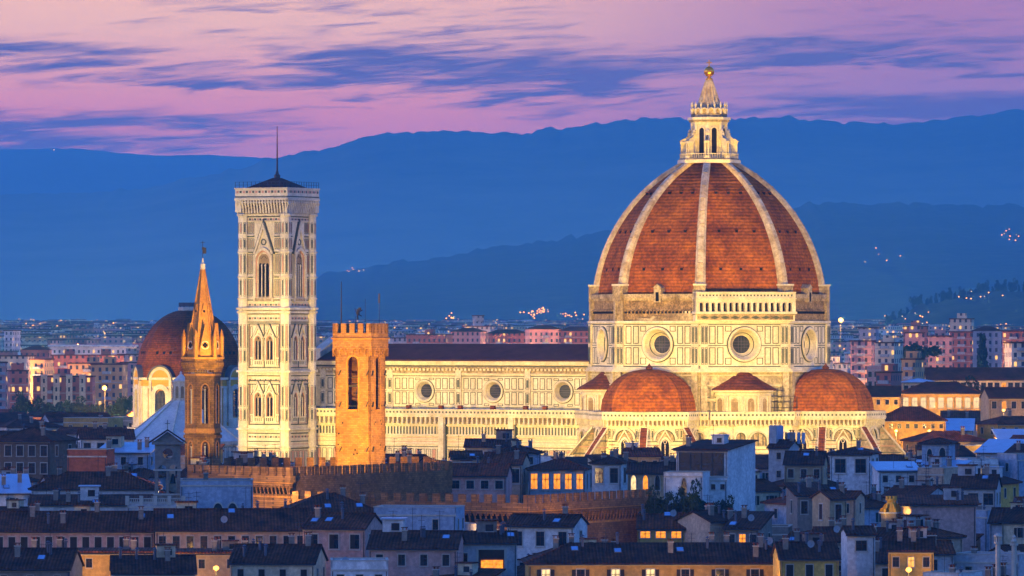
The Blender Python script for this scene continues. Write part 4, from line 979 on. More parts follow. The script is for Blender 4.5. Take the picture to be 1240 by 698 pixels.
def lerp_tab(t, x):
    if x <= t[0][0]: return t[0][1]
    for (a, p), (b, q) in zip(t, t[1:]):
        if x <= b:
            s = (x-a)/(b-a); return p+(q-p)*s
    return t[-1][1]
def vnoise(x, seed=0):
    def h(i): return (sin(i*127.1+seed*311.7)*43758.5453) % 1.0
    i = math.floor(x); f = x-i; f = f*f*(3-2*f); return h(i)*(1-f)+h(i+1)*f
def vnoise2(x, y, seed=0):
    def h(i, j): return (sin(i*127.1+j*269.5+seed*311.7)*43758.5453) % 1.0
    i, j = math.floor(x), math.floor(y); f, g = x-i, y-j; f = f*f*(3-2*f); g = g*g*(3-2*g)
    return (h(i, j)*(1-f)+h(i+1, j)*f)*(1-g)+(h(i, j+1)*(1-f)+h(i+1, j+1)*f)*g
b = MB(); ys = [-300, 300, 700, 1200, 1750, 2000, 2300, 2600, 3000, 3500, 4000, 5000, 6500, 8000, 12000, 40000]
b.loft([[(-9000, y, gz(y)), (9000, y, gz(y))] for y in ys], M['city_ground'], close=False); tag(b.build('ground'), kind='structure')
def ridge(name, tab, Y, depth, m, rough, power=1.3, nx=260, ny=16, seed=1, x0=-160, x1=1400):
    b = MB(); rows = []
    for j in range(ny+5):
        t = j/ny; row = []
        for i in range(nx+1):
            px = x0+(x1-x0)*i/nx
            tt = min(1.0, t); wd = 95*(1-tt)**1.0+3
            tb = sum(lerp_tab(tab, px+q*wd/3) for q in range(-3, 4))/7
            crest = CZ-(tb-HY)*Y/FPX + ((vnoise(px*.09, seed)-.5)*rough*2.0+(vnoise(px*.5, seed+3)-.5)*rough)*tt**6
            X = (px-620)*Y/FPX; y = Y-depth*(1-t); base = gz(y)-6
            s = max(0, min(1, t)); s = s**power
            if t > 1: s = 1-(t-1)*1.4
            gul = (vnoise2(px*.016+y/depth*2.3, y/depth*2.6-px*.006, seed)-.5)*.012*sin(pi*min(1, s))+(vnoise2(px*.045-y/depth*4, y/depth*7+px*.01, seed+5)-.5)*.008*sin(pi*min(1, s))
            row.append((X, y, base+(crest-base)*max(0, s+gul*(1 if t < 1 else 0)) if crest > base else base))
        rows.append(row)
    b.loft(rows, m, close=False); return tag(b.build(name, smooth=True), kind='structure')
ridge('far_mountain', [(-160, 183), (0, 181), (90, 180), (150, 186), (190, 189), (250, 187), (330, 192), (420, 205), (600, 230), (1400, 240)], 24500, 5000, M['mountain_cover_haze'], 2.5, 1.2, seed=4)
ridge('mountain', [(-160, 238), (0, 235), (100, 233), (170, 229), (210, 221), (250, 212), (330, 192), (400, 178), (450, 167), (485, 159.5), (540, 158), (570, 161), (620, 162), (660, 158), (700, 152), (780, 144.5), (830, 143), (900, 143), (950, 142), (1000, 148), (1040, 149), (1090, 150), (1130, 145), (1180, 140), (1240, 134), (1400, 128)], 18000, 5200, M['mountain_cover_haze'], 7, 1.15, seed=9)
ridge('middle_hill', [(-160, 402), (330, 398), (392, 331), (420, 328), (516, 312), (620, 299), (700, 285), (740, 279), (860, 262), (975, 248), (1067, 245), (1164, 250), (1240, 247), (1400, 244)], 12500, 4200, M['forest_hill'], 6, 1.3, seed=21)
ridge('wooded_hill', [(-160, 420), (1000, 420), (1060, 398), (1095, 385), (1113, 369), (1170, 359), (1216, 352), (1240, 352), (1400, 345)], 6500, 1300, M['near_hill'], 2.5, .9, nx=420, seed=33)
HAZE = MB(); HAZE.box((0, 13000, 436), (16000, 27000, 890), None); HAZE.mats = []
hm = bpy.data.materials.new('haze'); hm.use_nodes = True; t = hm.node_tree; t.nodes.clear()
pv = t.nodes.new('ShaderNodeVolumePrincipled'); mo = t.nodes.new('ShaderNodeOutputMaterial'); t.links.new(pv.outputs[0], mo.inputs['Volume'])
pv.inputs['Color'].default_value = (.17, .68, 1.0, 1); pv.inputs['Density'].default_value = 6.5e-5; pv.inputs['Anisotropy'].default_value = 0.0
me = bpy.data.meshes.new('haze'); me.from_pydata(HAZE.v, [], HAZE.f); me.materials.append(hm)
hz = bpy.data.objects.new('haze', me); COL.objects.link(hz); tag(hz, kind='stuff')
# ================================================================ houses
WALLS = {'cream': (226, 206, 166), 'ochre': (206, 160, 84), 'pale grey': (186, 184, 182), 'white': (222, 220, 214), 'pink': (206, 164, 148), 'peach': (216, 178, 142),
         'grey brown': (148, 134, 118), 'tan': (194, 164, 122), 'blue grey': (164, 176, 190), 'brick red': (168, 96, 66), 'yellow': (222, 176, 84), 'brown': (134, 106, 80)}
for k_, c in WALLS.items(): mat('wall '+k_, c, .9, .30, .4, fine=(1.7, .74), streak=.35)
mat('roof_red', (146, 80, 46), .9, .45, .35, (76, 42, 24), fine=(1.5, .55), wave=('X', .62, .42), bump=.5)
mat('roof_brown', (128, 74, 44), .9, .45, .35, (68, 40, 26), fine=(1.5, .55), wave=('X', .62, .42), bump=.5)
mat('roof_dark', (108, 66, 42), .9, .45, .35, (58, 36, 26), fine=(1.5, .55), wave=('X', .62, .40), bump=.5)
mat('roof_far', (112, 64, 38), .9, .4, .2, (72, 42, 28), fine=(.8, .6))
mat('metal_roof', (150, 172, 196), .35, .2, .5); mat('shutter', (58, 48, 40), .8, .3, 2); mat('shutter_green', (44, 62, 54), .8, .3, 2)
mat('stone_trim', (186, 176, 158), .85, .25, 1); mat('dark_pane', (34, 36, 42), .15, .4, 1); mat('timber', (84, 58, 40), .8, .4, 2)
emit('lit_pane', (255, 176, 84), 1.5, .5); emit('lit_pane_pale', (255, 214, 150), 1.3, .5); emit('lit_pane_amber', (255, 150, 44), 1.4, .5)
mat('dish', (150, 150, 152), .5, .1, 1); mat('sky_pane', (120, 160, 200), .08, .2, 1)
LIT = [M['lit_pane'], M['lit_pane_pale'], M['lit_pane_amber']]
# windows, unit size 1 x 1, stretched to fit; the frame stands 2 cm to 12 cm off the wall
FU = Fr((-.5, 0), (.5, 0))
def window_mesh(kind, pane):
    b = MB(); S = M['stone_trim']; K = M['shutter'] if kind != 'green' else M['shutter_green']
    b.fbox(FU, 0, 1, 0, 1, -.05, .02, pane)
    for q in ((-.1, 0, -.06, 1.08), (1, 1.1, -.06, 1.08), (0, 1, 1, 1.08)): b.fbox(FU, *q, -.05, .09, S)
    b.fbox(FU, -.14, 1.14, -.12, -.05, -.05, .18, S)
    b.fbox(FU, .47, .53, 0, 1, 0, .05, M['timber']); b.fbox(FU, 0, 1, .62, .66, 0, .05, M['timber'])
    if kind in ('open', 'green'):
        b.fbox(FU, -.58, -.11, 0, 1, .03, .1, K); b.fbox(FU, 1.11, 1.58, 0, 1, .03, .1, K)
    if kind == 'shut':
        b.fbox(FU, .01, .49, .01, .99, .05, .1, K); b.fbox(FU, .51, .99, .01, .99, .05, .1, K)
        for i in range(9): b.fbox(FU, .05, .45, .06+i*.1, .1+i*.1, .1, .13, K); b.fbox(FU, .55, .95, .06+i*.1, .1+i*.1, .1, .13, K)
    if kind == 'half': b.fbox(FU, .01, .49, .01, .99, .05, .1, K)
    if kind == 'arch':
        b = MB(); b.farch(FU, .5, 0, .75, .5, -.05, .02, pane); b.farchband(FU, .5, 0, .75, .5, .62, -.05, .1, S); b.fbox(FU, -.14, 1.14, -.1, 0, -.05, .16, S)
    return b.mesh('window')
WM = {}
def wmesh(kind, pane):
    k = (kind, pane.name)
    if k not in WM: WM[k] = window_mesh(kind, pane)
    return WM[k]
def put_window(root, F, a, z, w, h, kind, lit=None):
    o = bpy.data.objects.new('window', wmesh(kind, lit or M['dark_pane'])); COL.objects.link(o); o.parent = root
    p = F.p(a, z); o.location = p; o.rotation_euler = (0, 0, atan2(F.d[1], F.d[0])); o.scale = (w, 1, h)
# small roof furniture, one mesh each, copied
def chimney_mesh():
    b = MB(); b.box((0, 0, .4), (.75, .55, 2.0), M['wall grey brown']); b.box((0, 0, 1.45), (.95, .75, .14), M['stone_trim'])
    for x in (-.25, .25): b.box((x, 0, 1.66), (.12, .5, .3), M['wall brick red'])
    b.box((0, 0, 1.86), (.95, .75, .1), M['roof_red']); return b.mesh('chimney')
def pot_mesh():
    b = MB(); b.lathe([(.2, -.4), (.2, 1.1), (.28, 1.15), (.28, 1.3), (.05, 1.32)], M['lead'], n=8); b.lathe([(.34, 1.45), (.02, 1.7)], M['lead'], n=8, cap0=True); b.tube((0, 0, 1.2), (0, 0, 1.5), .04, M['iron'], 4); return b.mesh('flue')
def dish_mesh():
    b = MB(); b.tube((0, 0, -.4), (0, 0, .75), .035, M['iron'], 5)
    b.loft([[(r*cos(2*pi*i/14), -.12+r*r*-.25, .8+r*sin(2*pi*i/14)) for i in range(14)] for r in (.02, .25, .45, .55)], M['dish']); b.tube((0, -.1, .5), (0, -.6, .8), .02, M['iron'], 4); return b.mesh('satellite_dish')
def aerial_mesh():
    b = MB(); b.tube((0, 0, -.4), (0, 0, 3.4), .035, M['iron'], 4)
    for z, l in ((3.2, 1.3), (2.6, .9)):
        b.tube((-l/2, 0, z), (l/2, 0, z), .025, M['iron'], 4)
        for i in range(5): x = -l/2+i*l/4; b.tube((x, -.28, z), (x, .28, z), .018, M['iron'], 4)
    return b.mesh('aerial')
def skylight_mesh():
    b = MB(); b.box((0, 0, .06), (1.1, 1.5, .12), M['lead']); b.box((0, 0, .13), (.9, 1.3, .04), M['sky_pane']); return b.mesh('skylight')
def hut_mesh(k):
    b = MB(); wm = M['wall '+('pale grey', 'cream', 'white', 'grey brown')[k]]; b.box((0, 0, .6), (2.6, 2.2, 3.0), wm); b.box((0, 0, 2.2), (3.1, 2.8, .18), M['roof_red'] if k != 2 else M['metal_roof'])
    b.box((.3, -1.12, 1.2), (1.0, .06, .9), M['dark_pane']); b.box((.3, -1.14, .7), (1.2, .12, .1), M['stone_trim']); b.box((-1.32, 0, 1.1), (.06, .8, 1.0), M['dark_pane']); return b.mesh('roof_hut')
HUTS = [hut_mesh(k) for k in range(4)]
FURN = {'chimney': chimney_mesh(), 'flue': pot_mesh(), 'satellite_dish': dish_mesh(), 'aerial': aerial_mesh(), 'skylight': skylight_mesh()}
def put_furn(roof, kind, loc, rz=0, tilt=0):
    o = bpy.data.objects.new(kind, FURN[kind]); COL.objects.link(o); o.parent = roof; o.location = loc; o.rotation_euler = (tilt, 0, rz); return o
def house_parts(root, w, d, ze, kind, wm, rm, pitch=.36, over=.55, par=.9, zb=0):
    """walls and roof of a w x d house with its eaves at ze; returns roof object and a height function"""
    b = MB(); hw, hd = w/2, d/2; zr = hd*pitch
    q = [(-hw, -hd), (hw, -hd), (hw, hd), (-hw, hd)]
    b.prism(q, zb, ze, wm)
    if kind == 'gable':
        for x in (-hw, hw): b.poly([(x, -hd, ze), (x, hd, ze), (x, 0, ze+zr)], wm)
    if kind == 'shed': b.prism(q, ze, ze+.01, wm); [b.poly(p, wm) for p in ([(-hw, -hd, ze), (-hw, hd, ze), (-hw, hd, ze+d*pitch*.7)], [(hw, -hd, ze), (hw, hd, ze+d*pitch*.7), (hw, hd, ze)])]
    if kind == 'flat':
        for F in [Fr(q[i], q[(i+1) % 4]) for i in range(4)]: b.fbox(F, 0, F.len, ze, ze+par, -.25, 0, wm); b.fbox(F, -.05, F.len+.05, ze+par, ze+par+.12, -.32, .07, M['stone_trim'])
    F = Fr(q[0], q[1]); b.fbox(F, 0, w, ze-.45, ze-.2, -.05, .1, M['stone_trim'])
    b.build('wall', root)
    r = MB(); T = .22; e = over
    def slab(p):                                                  # roof slab of given lower outline
        r.poly([(x, y, z+T) for x, y, z in p], rm); r.poly(list(reversed(p)), M['timber'])
        for i in range(len(p)):
            a, c = p[i], p[(i+1) % len(p)]; r.poly([a, c, (c[0], c[1], c[2]+T), (a[0], a[1], a[2]+T)], rm)
    z0 = ze-e*pitch
    if kind == 'gable':
        slab([(-hw-e*.5, -hd-e, z0), (hw+e*.5, -hd-e, z0), (hw+e*.5, 0, ze+zr), (-hw-e*.5, 0, ze+zr)]); slab([(hw+e*.5, hd+e, z0), (-hw-e*.5, hd+e, z0), (-hw-e*.5, 0, ze+zr), (hw+e*.5, 0, ze+zr)])
        r.tube((-hw-e*.5, 0, ze+zr+.22), (hw+e*.5, 0, ze+zr+.22), .16, rm, 5)
        hf = lambda x, y: ze+(hd-abs(y))*pitch+T
    elif kind == 'hip':
        m = min(hw, hd); rx, ry = hw-m, hd-m; zt = ze+m*pitch; X, Y = hw+e, hd+e
        slab([(-X, -Y, z0), (X, -Y, z0), (rx, -ry, zt), (-rx, -ry, zt)]); slab([(X, Y, z0), (-X, Y, z0), (-rx, ry, zt), (rx, ry, zt)])
        slab([(X, -Y, z0), (X, Y, z0), (rx, ry, zt), (rx, -ry, zt)]); slab([(-X, Y, z0), (-X, -Y, z0), (-rx, -ry, zt), (-rx, ry, zt)])
        for sx_ in (-1, 1):
            for sy_ in (-1, 1): r.tube((sx_*X, sy_*Y, z0+T), (sx_*rx, sy_*ry, zt+T), .13, rm, 5)
        hf = lambda x, y: ze+min(hw-abs(x), hd-abs(y))*pitch+T
    elif kind == 'shed':
        slab([(-hw-e, -hd-e, z0), (hw+e, -hd-e, z0), (hw+e, hd+e*.3, ze+d*pitch*.7), (-hw-e, hd+e*.3, ze+d*pitch*.7)])
        hf = lambda x, y: ze+(y+hd)*pitch*.7+T
    else:
        r.box((0, 0, ze+.05), (w-.5, d-.5, .1), rm); hf = lambda x, y: ze+.1
    return r.build('roof', root), hf
HOUSES = []; EAVES = []
def house(px0, px1, ye, Y, label, col='cream', kind='gable', rm='roof_red', rz=0.0, d=9.0, win=(4, 1), ww=1.05, wh=1.75, lit=(), wkind='open', pitch=.36, cat='house', furn=(), side=True, group=None, top=.95, name='house', par=.9, fl=3.3, zb=0, w=None, litm=None):
    s = Y/FPX; a = R_(rz); wpx = (px1-px0)*s
    if w is None: w = max(3.0, (wpx-d*abs(sin(a)))/cos(a))
    ze = CZ-(ye-HY)*s
    cx, cyy = ((px0+px1)/2-620)*s, Y+(d*cos(a)+w*abs(sin(a)))/2
    root = thing(name, label, cat, (cx, cyy, 0), a, group)
    ro, hf = house_parts(root, w, d, ze, kind, M['wall '+col], M[rm], pitch, par=par, zb=zb)
    F = Fr((-w/2, -d/2), (w/2, -d/2)); k = 0
    n, fls = win
    for f in range(fls):
        for i in range(n):
            L_ = LIT[(k*7+int(px0)) % 3] if k in lit else None
            if litm and L_: L_ = M[litm]
            kk = wkind if wkind != 'mix' else ('open', 'shut', 'half', 'plain', 'green')[(k*5+int(px0*3)) % 5]
            if L_ and kk == 'shut': kk = 'open'
            put_window(root, F, (i+.5)*w/n, ze-top-wh-f*fl, ww, wh, kk, L_); k += 1
    if side and abs(rz) > 6 and fls:
        G = Fr((w/2, -d/2), (w/2, d/2)) if rz < 0 else Fr((-w/2, d/2), (-w/2, -d/2))
        for i in range(max(1, int(d/4.5))): put_window(root, G, (i+.5)*d/max(1, int(d/4.5)), ze-top-wh, ww, wh, 'plain' if wkind == 'arch' else ('shut' if i % 2 else 'plain'))
    # gutter and drainpipes
    g_ = MB(); zg = ze-.2; yg = -d/2-(.62 if kind != 'flat' else .12)
    if kind != 'flat': g_.tube((-w/2-.3, yg, zg), (w/2+.3, yg, zg), .09, M['iron'], 5)
    for x_ in ((-w/2+.25, w/2-.25) if w > 6 else (w/2-.25,)): g_.tube((x_, -d/2-.1, ze-.5), (x_, -d/2-.1, max(zb, ze-14)), .06, M['iron'], 4)
    g_.build('gutter', root)
    rq = random.Random(int(px0*13+Y)); extra = []
    if Y < 1120 and kind != 'flat':
        for _ in range(int(w/3.6)+1): extra.append((rq.choice(('chimney', 'chimney', 'flue', 'flue', 'aerial', 'aerial', 'chimney', 'skylight')), rq.uniform(-.85, .85), rq.uniform(-.75, .3)))
        if w > 6 and rq.random() < .5:
            o = bpy.data.objects.new('roof_hut', HUTS[rq.randrange(4)]); COL.objects.link(o); o.parent = ro; x, y = rq.uniform(-.6, .6)*w/2, rq.uniform(.05, .4)*d/2; o.location = (x, y, hf(x, y)-.5); o.scale = (rq.uniform(.7, 1.2),)*3
    for fu in list(furn)+extra:
        kd, fx, fy = fu[:3]; x, y = fx*w/2, fy*d/2
        put_furn(ro, kd, (x, y, hf(x, y)), 0 if kd != 'satellite_dish' else -a+.3, math.atan(pitch) if kd == 'skylight' else 0)
    HOUSES.append((px0, px1, Y)); EAVES.append((ye, (1.9+wh)/s)); return root, F, w, d, ze, hf, ro
# ---------------------------------------------------------------- houses one can pick out in the photograph
C_, S_, D_, A_, K_ = 'chimney', 'flue', 'satellite_dish', 'aerial', 'skylight'
house(636, 978, 682, 800, 'long ochre house with lit shuttered windows under a wide tiled roof at the bottom edge', 'ochre', 'hip', 'roof_dark', 2, 13, (8, 1), 1.15, 2.1, (0, 2, 3), 'open', .38, furn=((S_, -.6, -.2), (K_, -.35, -.45), (K_, .1, -.4), (S_, .3, -.3), (C_, .45, .2), (D_, .75, -.1), (S_, .86, -.2)), litm='lit_pane_pale')
r = house(549, 626, 657, 822, 'small pale house with one wide amber lit loggia window', 'pale grey', 'gable', 'roof_dark', 3, 7, (0, 0), furn=((S_, .5, -.3), (A_, -.5, 0)))
put_window(r[0], r[1], r[2]*.58, r[4]-4.1, r[2]*.42, 3.0, 'plain', M['timber']); put_window(r[0], r[1], r[2]*.14, r[4]-3.2, .9, 1.6, 'plain')
lo = MB(); lo.box((r[2]*.09, -3.65, r[4]-3.4), (r[2]*.36, .04, 1.6), M['lit_pane_amber']); lo.build('loggia_pane', r[0])
house(614, 712, 637, 862, 'white house with plain gabled roof and three tall dark windows behind the amber loggia', 'white', 'gable', 'roof_dark', -16, 8, (3, 1), 1.3, 2.2, (), 'plain', .34, furn=((C_, .5, .2),))
house(-8, 186, 643, 856, 'long pinkish house with a row of dark shuttered windows, ending at the left edge', 'pink', 'gable', 'roof_brown', 0, 12, (13, 1), 1.05, 2.3, (), 'shut', .42, furn=((A_, .3, -.3), (C_, -.5, .1)))
house(181, 372, 642, 850, 'long beige house with shuttered windows joining the pinkish one below the arcaded convent', 'peach', 'gable', 'roof_brown', 4, 13, (11, 1), 1.05, 2.2, (), 'mix', .42, furn=((K_, -.8, -.4), (A_, .2, 0), (D_, -.1, -.8)))
house(305, 486, 632, 872, 'house with broad dark hipped roof and a single pale dormer below the battlements', 'pink', 'hip', 'roof_brown', 6, 20, (9, 1), 1.05, 2.0, (), 'shut', .40, furn=((K_, -.05, -.5), (C_, .5, 0)))
house(366, 462, 640, 828, 'pink house with dark shutters, small middle window and tall drainpipe', 'pink', 'gable', 'roof_brown', -14, 10, (3, 1), 1.4, 2.1, (), 'half', .36, furn=((S_, .1, -.4), (K_, -.3, -.5), (A_, -.2, .3)))
house(452, 562, 622, 868, 'blue grey windowless house wall below the corner of the crenellated palace', 'blue grey', 'flat', 'metal_roof', -8, 9, (2, 1), .9, 1.6, (), 'plain', furn=((K_, .6, -.5),))
house(446, 562, 664, 812, 'low pink house under broad dark roof with skylights and a leaning aerial', 'pink', 'gable', 'roof_dark', -5, 12, (4, 1), 1.0, 1.6, (), 'half', .34, furn=((A_, -.1, 0), (A_, .5, .2), (K_, .7, -.4), (S_, .2, -.4)))
house(35, 190, 592, 932, 'long white upper house with five deep dark windows beside the stone bell gable', 'white', 'hip', 'roof_brown', 2, 12, (5, 1), 2.1, 1.75, (), 'plain', .42, furn=((A_, -.6, 0), (C_, .3, .2)), top=1.0)
house(36, 200, 611, 918, 'low white convent wing with plain wall under the five window house', 'white', 'shed', 'roof_brown', 2, 6, (1, 1), .5, .6, (), 'plain', .3)
# arcade with balustrade in front of the bell gable
r = house(154, 222, 612, 905, 'short white arcade with round arches and a balustrade terrace on top', 'pale grey', 'flat', 'roof_dark', 0, 7, (0, 0), cat='arcade', name='arcade', par=.25)
for i in range(4):
    o = bpy.data.objects.new('window', wmesh('arch', M['dark_pane'])); COL.objects.link(o); o.name = 'arch_opening'; o.parent = r[0]; o.location = r[1].p((i+.5)*r[2]/4, r[4]-3.6); o.scale = (1.15, 1, 2.2)
bm_ = MB()
for i in range(5): bm_.box((-r[2]/2+i*r[2]/4, -r[3]/2+.2, r[4]+.75), (.6, .6, 1.5), M['stone_trim'])
for i in range(28): bm_.box((-r[2]/2+i*r[2]/27, -r[3]/2+.2, r[4]+.55), (.12, .12, .9), M['stone_trim'])
bm_.box((0, -r[3]/2+.2, r[4]+1.05), (r[2], .3, .14), M['stone_trim']); bm_.build('balustrade', r[0])
r = house(214, 306, 586, 912, 'blue grey convent block with two arches and climbing plants on its terrace', 'blue grey', 'flat', 'roof_dark', 3, 11, (0, 0), furn=((C_, -.3, .3), (A_, .4, .2)), par=.5)
for i in (2, 3): 
    o = bpy.data.objects.new('arch_opening', wmesh('arch', M['dark_pane'])); COL.objects.link(o); o.parent = r[0]; o.location = r[1].p((i+.6)*r[2]/5, r[4]-6.2); o.scale = (1.5, 1, 2.4)
# stone bell gable
bgx, bgy, _ = at(203, 600, 915)
bg_ = thing('bell_gable', 'dark stone bell gable with paired arches and a round opening under a small pitched cap', 'bell gable', (bgx, bgy, 0), R_(4))
def make_bellgable():
    b = MB(); S = M['wall grey brown']; w, t = 2.1, 1.5; z0, z1 = 22, 35.0; F = Fr((-w, -t), (w, -t)); F2 = Fr((w, t), (-w, t))
    for F in (F,):
        b.fbox(F, 0, .55, z0, z1, -2*t, 0, S); b.fbox(F, 2*w-.55, 2*w, z0, z1, -2*t, 0, S); b.fbox(F, w-.22, w+.22, z0, 32.0, -2*t, 0, S)
        b.fbox(F, .55, 2*w-.55, z0, 27.0, -2*t, 0, S)
        for c in (w-.88, w+.88): b.fpoly(F, [(c-.67, 32.2)]+arch_pts(c, 31.0, 31.0, .67, 0, 10)[1:-1]+[(c+.67, 32.2)], -2*t, 0, S)
        b.fhole(F, .55, 2*w-.55, 32.2, z1, w, 33.5, .85, S); b.fring(F, w, 33.5, [(.85, 0), (.85, -1.2)], S, 24); b.fring(F, w, 33.5, [(1.15, -.02), (1.15, .15), (.87, .15), (.85, 0)], S, 24)
        b.fbox(F, -.25, 2*w+.25, 30.7, 30.95, -2*t-.2, .2, M['stone_trim']); b.fbox(F, -.2, 2*w+.2, 26.7, 27.0, -2*t-.2, .2, M['stone_trim']); b.fbox(F, .55, 2*w-.55, 32.1, 32.3, -2*t, .1, S)
        b.fbox(F, -.5, 2*w+.5, z1, z1+.4, -2*t-.4, .4, S)
        b.fbox(F, -.6, 0, 12, 26.5, -2*t, .3, S); b.fbox(F, 2*w, 2*w+.6, 12, 26.5, -2*t, .3, S)
    b.build('stone_frame', bg_)
    b = MB(); F = Fr((-w, -t), (w, -t)); zc = z1+.4
    b.fpoly(F, [(-.2, zc), (2*w+.2, zc), (w, zc+1.7)], -2*t, 0, S)
    for s_ in (-1, 1):
        A = [(s_*(w+1.0), -t-.6, zc-.25), (0, -t-.6, zc+1.85), (0, t+.4, zc+1.85), (s_*(w+1.0), t+.4, zc-.25)]
        b.hexa(A+[(x, y, z+.25) for x, y, z in A], M['roof_dark'])
    b.build('cap_roof', bg_)
    b = MB(); b.lathe([(.5, 28.6), (.42, 28.8), (.32, 29.6), (.2, 30.1), (.02, 30.2)], M['bronze'], (w-1.25-.0, 0), 12); b.build('bell', bg_)
    b = MB(); b.tube((0, 0, zc+1.8), (0, 0, zc+3.6), .05, M['iron'], 4); b.tube((-.4, 0, zc+3.0), (.4, 0, zc+3.0), .05, M['iron'], 4); b.build('cross', bg_)
make_bellgable()
house(-14, 86, 534, 1060, 'brown stone house with hipped roof and small dark windows at the left edge', 'brown', 'hip', 'roof_brown', -18, 13, (5, 2), 1.3, 1.9, (), 'plain', .36, furn=((C_, .2, .2), (A_, -.4, 0)))
house(81, 135, 551, 1000, 'plain brick red cube of a house with flat parapet top', 'brick red', 'flat', 'roof_dark', -6, 8, (0, 0))
house(90, 162, 531, 1135, 'white house with four dark windows behind the brick red cube', 'white', 'gable', 'roof_brown', 8, 9, (4, 1), 1.4, 1.8, (), 'plain', .34, furn=((C_, -.4, .2),))
house(118, 190, 548, 1090, 'low pale house with metal sheet roof in front of the white pyramid roof', 'blue grey', 'shed', 'metal_roof', -10, 9, (3, 1), 1.0, 1.5, (), 'plain', .25)
# the modern white house with the glazed verandah
r = house(820, 918, 545, 966, 'modern white house with wide glazed verandah and slanting flat roof', 'white', 'shed', 'roof_dark', -26, 12, (0, 0), pitch=.16)
F = r[1]; gl = MB(); Z = r[4]
gl.fbox(F, .6, r[2]*.92, Z-4.6, Z-.5, -.1, .06, M['dark_pane'])
for i in range(5): a = .6+i*(r[2]*.92-.6)/4; gl.fbox(F, a-.09, a+.09, Z-4.6, Z-.5, 0, .16, M['iron'])
gl.fbox(F, .6, r[2]*.92, Z-2.6, Z-2.45, 0, .14, M['iron']); gl.fbox(F, .3, r[2]*.95, Z-4.9, Z-4.6, -.1, .5, M['white_stucco']); gl.build('verandah_glazing', r[0])
r = house(804, 862, 575, 950, 'plain white cubic house with one arched dark window below the glazed verandah', 'white', 'flat', 'roof_dark', -10, 9, (0, 0), par=.3)
put_window(r[0], r[1], r[2]*.52, r[4]-4.6, .9, 3.2, 'arch')
house(858, 884, 580, 958, 'small low white annex with two square windows beside the cubic house', 'white', 'flat', 'roof_dark', -4, 7, (2, 1), .7, .9, (), 'plain', par=.2)
house(717, 769, 561, 1020, 'white house with low hipped roof and tall dark windows against the cathedral', 'white', 'hip', 'roof_dark', -16, 9, (2, 1), 1.5, 2.7, (), 'plain', .3, furn=((C_, .2, 0),))
house(640, 718, 568, 1040, 'pale house with five amber lit windows under a wide dark roof', 'pale grey', 'hip', 'roof_dark', -8, 10, (5, 1), 1.2, 2.8, (0, 1, 2, 3, 4), 'plain', .32, furn=((C_, -.2, .3), (C_, .05, .3)), litm='lit_pane_amber')
house(583, 642, 562, 1046, 'house with a lit open loggia and faded pink roof', 'peach', 'gable', 'roof_red', -10, 9, (3, 1), 1.6, 2.6, (1,), 'plain', .4)
house(563, 626, 541, 1092, 'long low house on the skyline just under the cathedral aisle', 'pale grey', 'gable', 'roof_dark', -3, 9, (3, 1), .8, 1.3, (), 'plain', .25, furn=((C_, .5, 0),))
house(600, 655, 548, 1082, 'grey house stepping down right of the skyline house', 'blue grey', 'hip', 'roof_dark', 6, 8, (2, 1), .9, 1.4, (), 'plain', .28)
house(544, 584, 555, 1064, 'little house with one big amber lit window at the end of the battlements', 'peach', 'gable', 'roof_brown', 4, 7, (2, 1), 1.8, 1.6, (0, 1), 'plain', .3)
house(543, 620, 576, 1028, 'low gabled house with dark square windows between palace and loggia house', 'pink', 'gable', 'roof_red', -6, 10, (4, 1), 1.4, 1.5, (), 'plain', .36)
house(760, 822, 573, 1000, 'low house with two arched yellow lit windows next to the white cubic house', 'tan', 'gable', 'roof_dark', -4, 9, (4, 1), .9, 2.1, (0, 1), 'arch', .34)
house(755, 800, 552, 1060, 'narrow pale house with red roof at the foot of the sloping spurs', 'tan', 'gable', 'roof_red', 5, 8, (3, 1), .8, 1.3, (), 'plain', .28)
r = house(931, 970, 542, 1010, 'narrow pale tower house with slit terrace wall on top', 'pale grey', 'gable', 'roof_dark', -18, 7, (1, 2), .8, 1.2, (), 'plain', .3, cat='tower house')
bt = MB(); bt.box((-1.6, 0, r[4]+1.6), (1.4, 4, 4.6), M['wall pale grey']); bt.box((-.8, .2, r[4]+2.6), (.25, 4, 2.4), M['metal_roof']); bt.build('roof_hut', r[0])
bt = MB()
for i in range(4): bt.box((.6+i*.9, 1.4, r[4]+1.6), (.55, .3, 2.0), M['metal_roof'])
bt.build('water_tanks', r[0])
house(950, 1006, 562, 990, 'pale house with wide dark overhanging roof beside the tower house', 'tan', 'gable', 'roof_dark', -7, 11, (3, 1), 1.0, 1.5, (), 'plain', .34, furn=((S_, .6, -.4),))
house(1006, 1068, 550, 1042, 'white house with hipped roof and two dark windows in front of the tiled half dome', 'white', 'hip', 'roof_dark', -12, 10, (2, 1), 2.0, 2.6, (), 'plain', .26)
house(1060, 1112, 570, 1030, 'low white house with pale metal roof beside the sloping buttress foot', 'white', 'shed', 'metal_roof', 4, 9, (3, 1), .9, 1.2, (), 'plain', .2)
r = house(1117, 1160, 537, 1085, 'bluish square tower house with arched opening under a wide pyramid roof', 'blue grey', 'hip', 'roof_dark', -14, 7, (0, 0), pitch=.28, cat='tower house')
put_window(r[0], r[1], r[2]*.75, r[4]-3.6, 1.2, 2.2, 'arch'); put_window(r[0], r[1], r[2]*.28, r[4]-3.6, 1.0, 2.0, 'arch')
house(1152, 1218, 591, 962, 'pale house with three square openings under a broad dark roof', 'pale grey', 'gable', 'roof_dark', -10, 10, (3, 1), 1.7, 2.0, (), 'plain', .38)
house(986, 1026, 604, 882, 'tan gabled house with one tall dark window right of the roof garden', 'tan', 'gable', 'roof_brown', 24, 6, (1, 1), 1.1, 2.4, (), 'plain', .34)
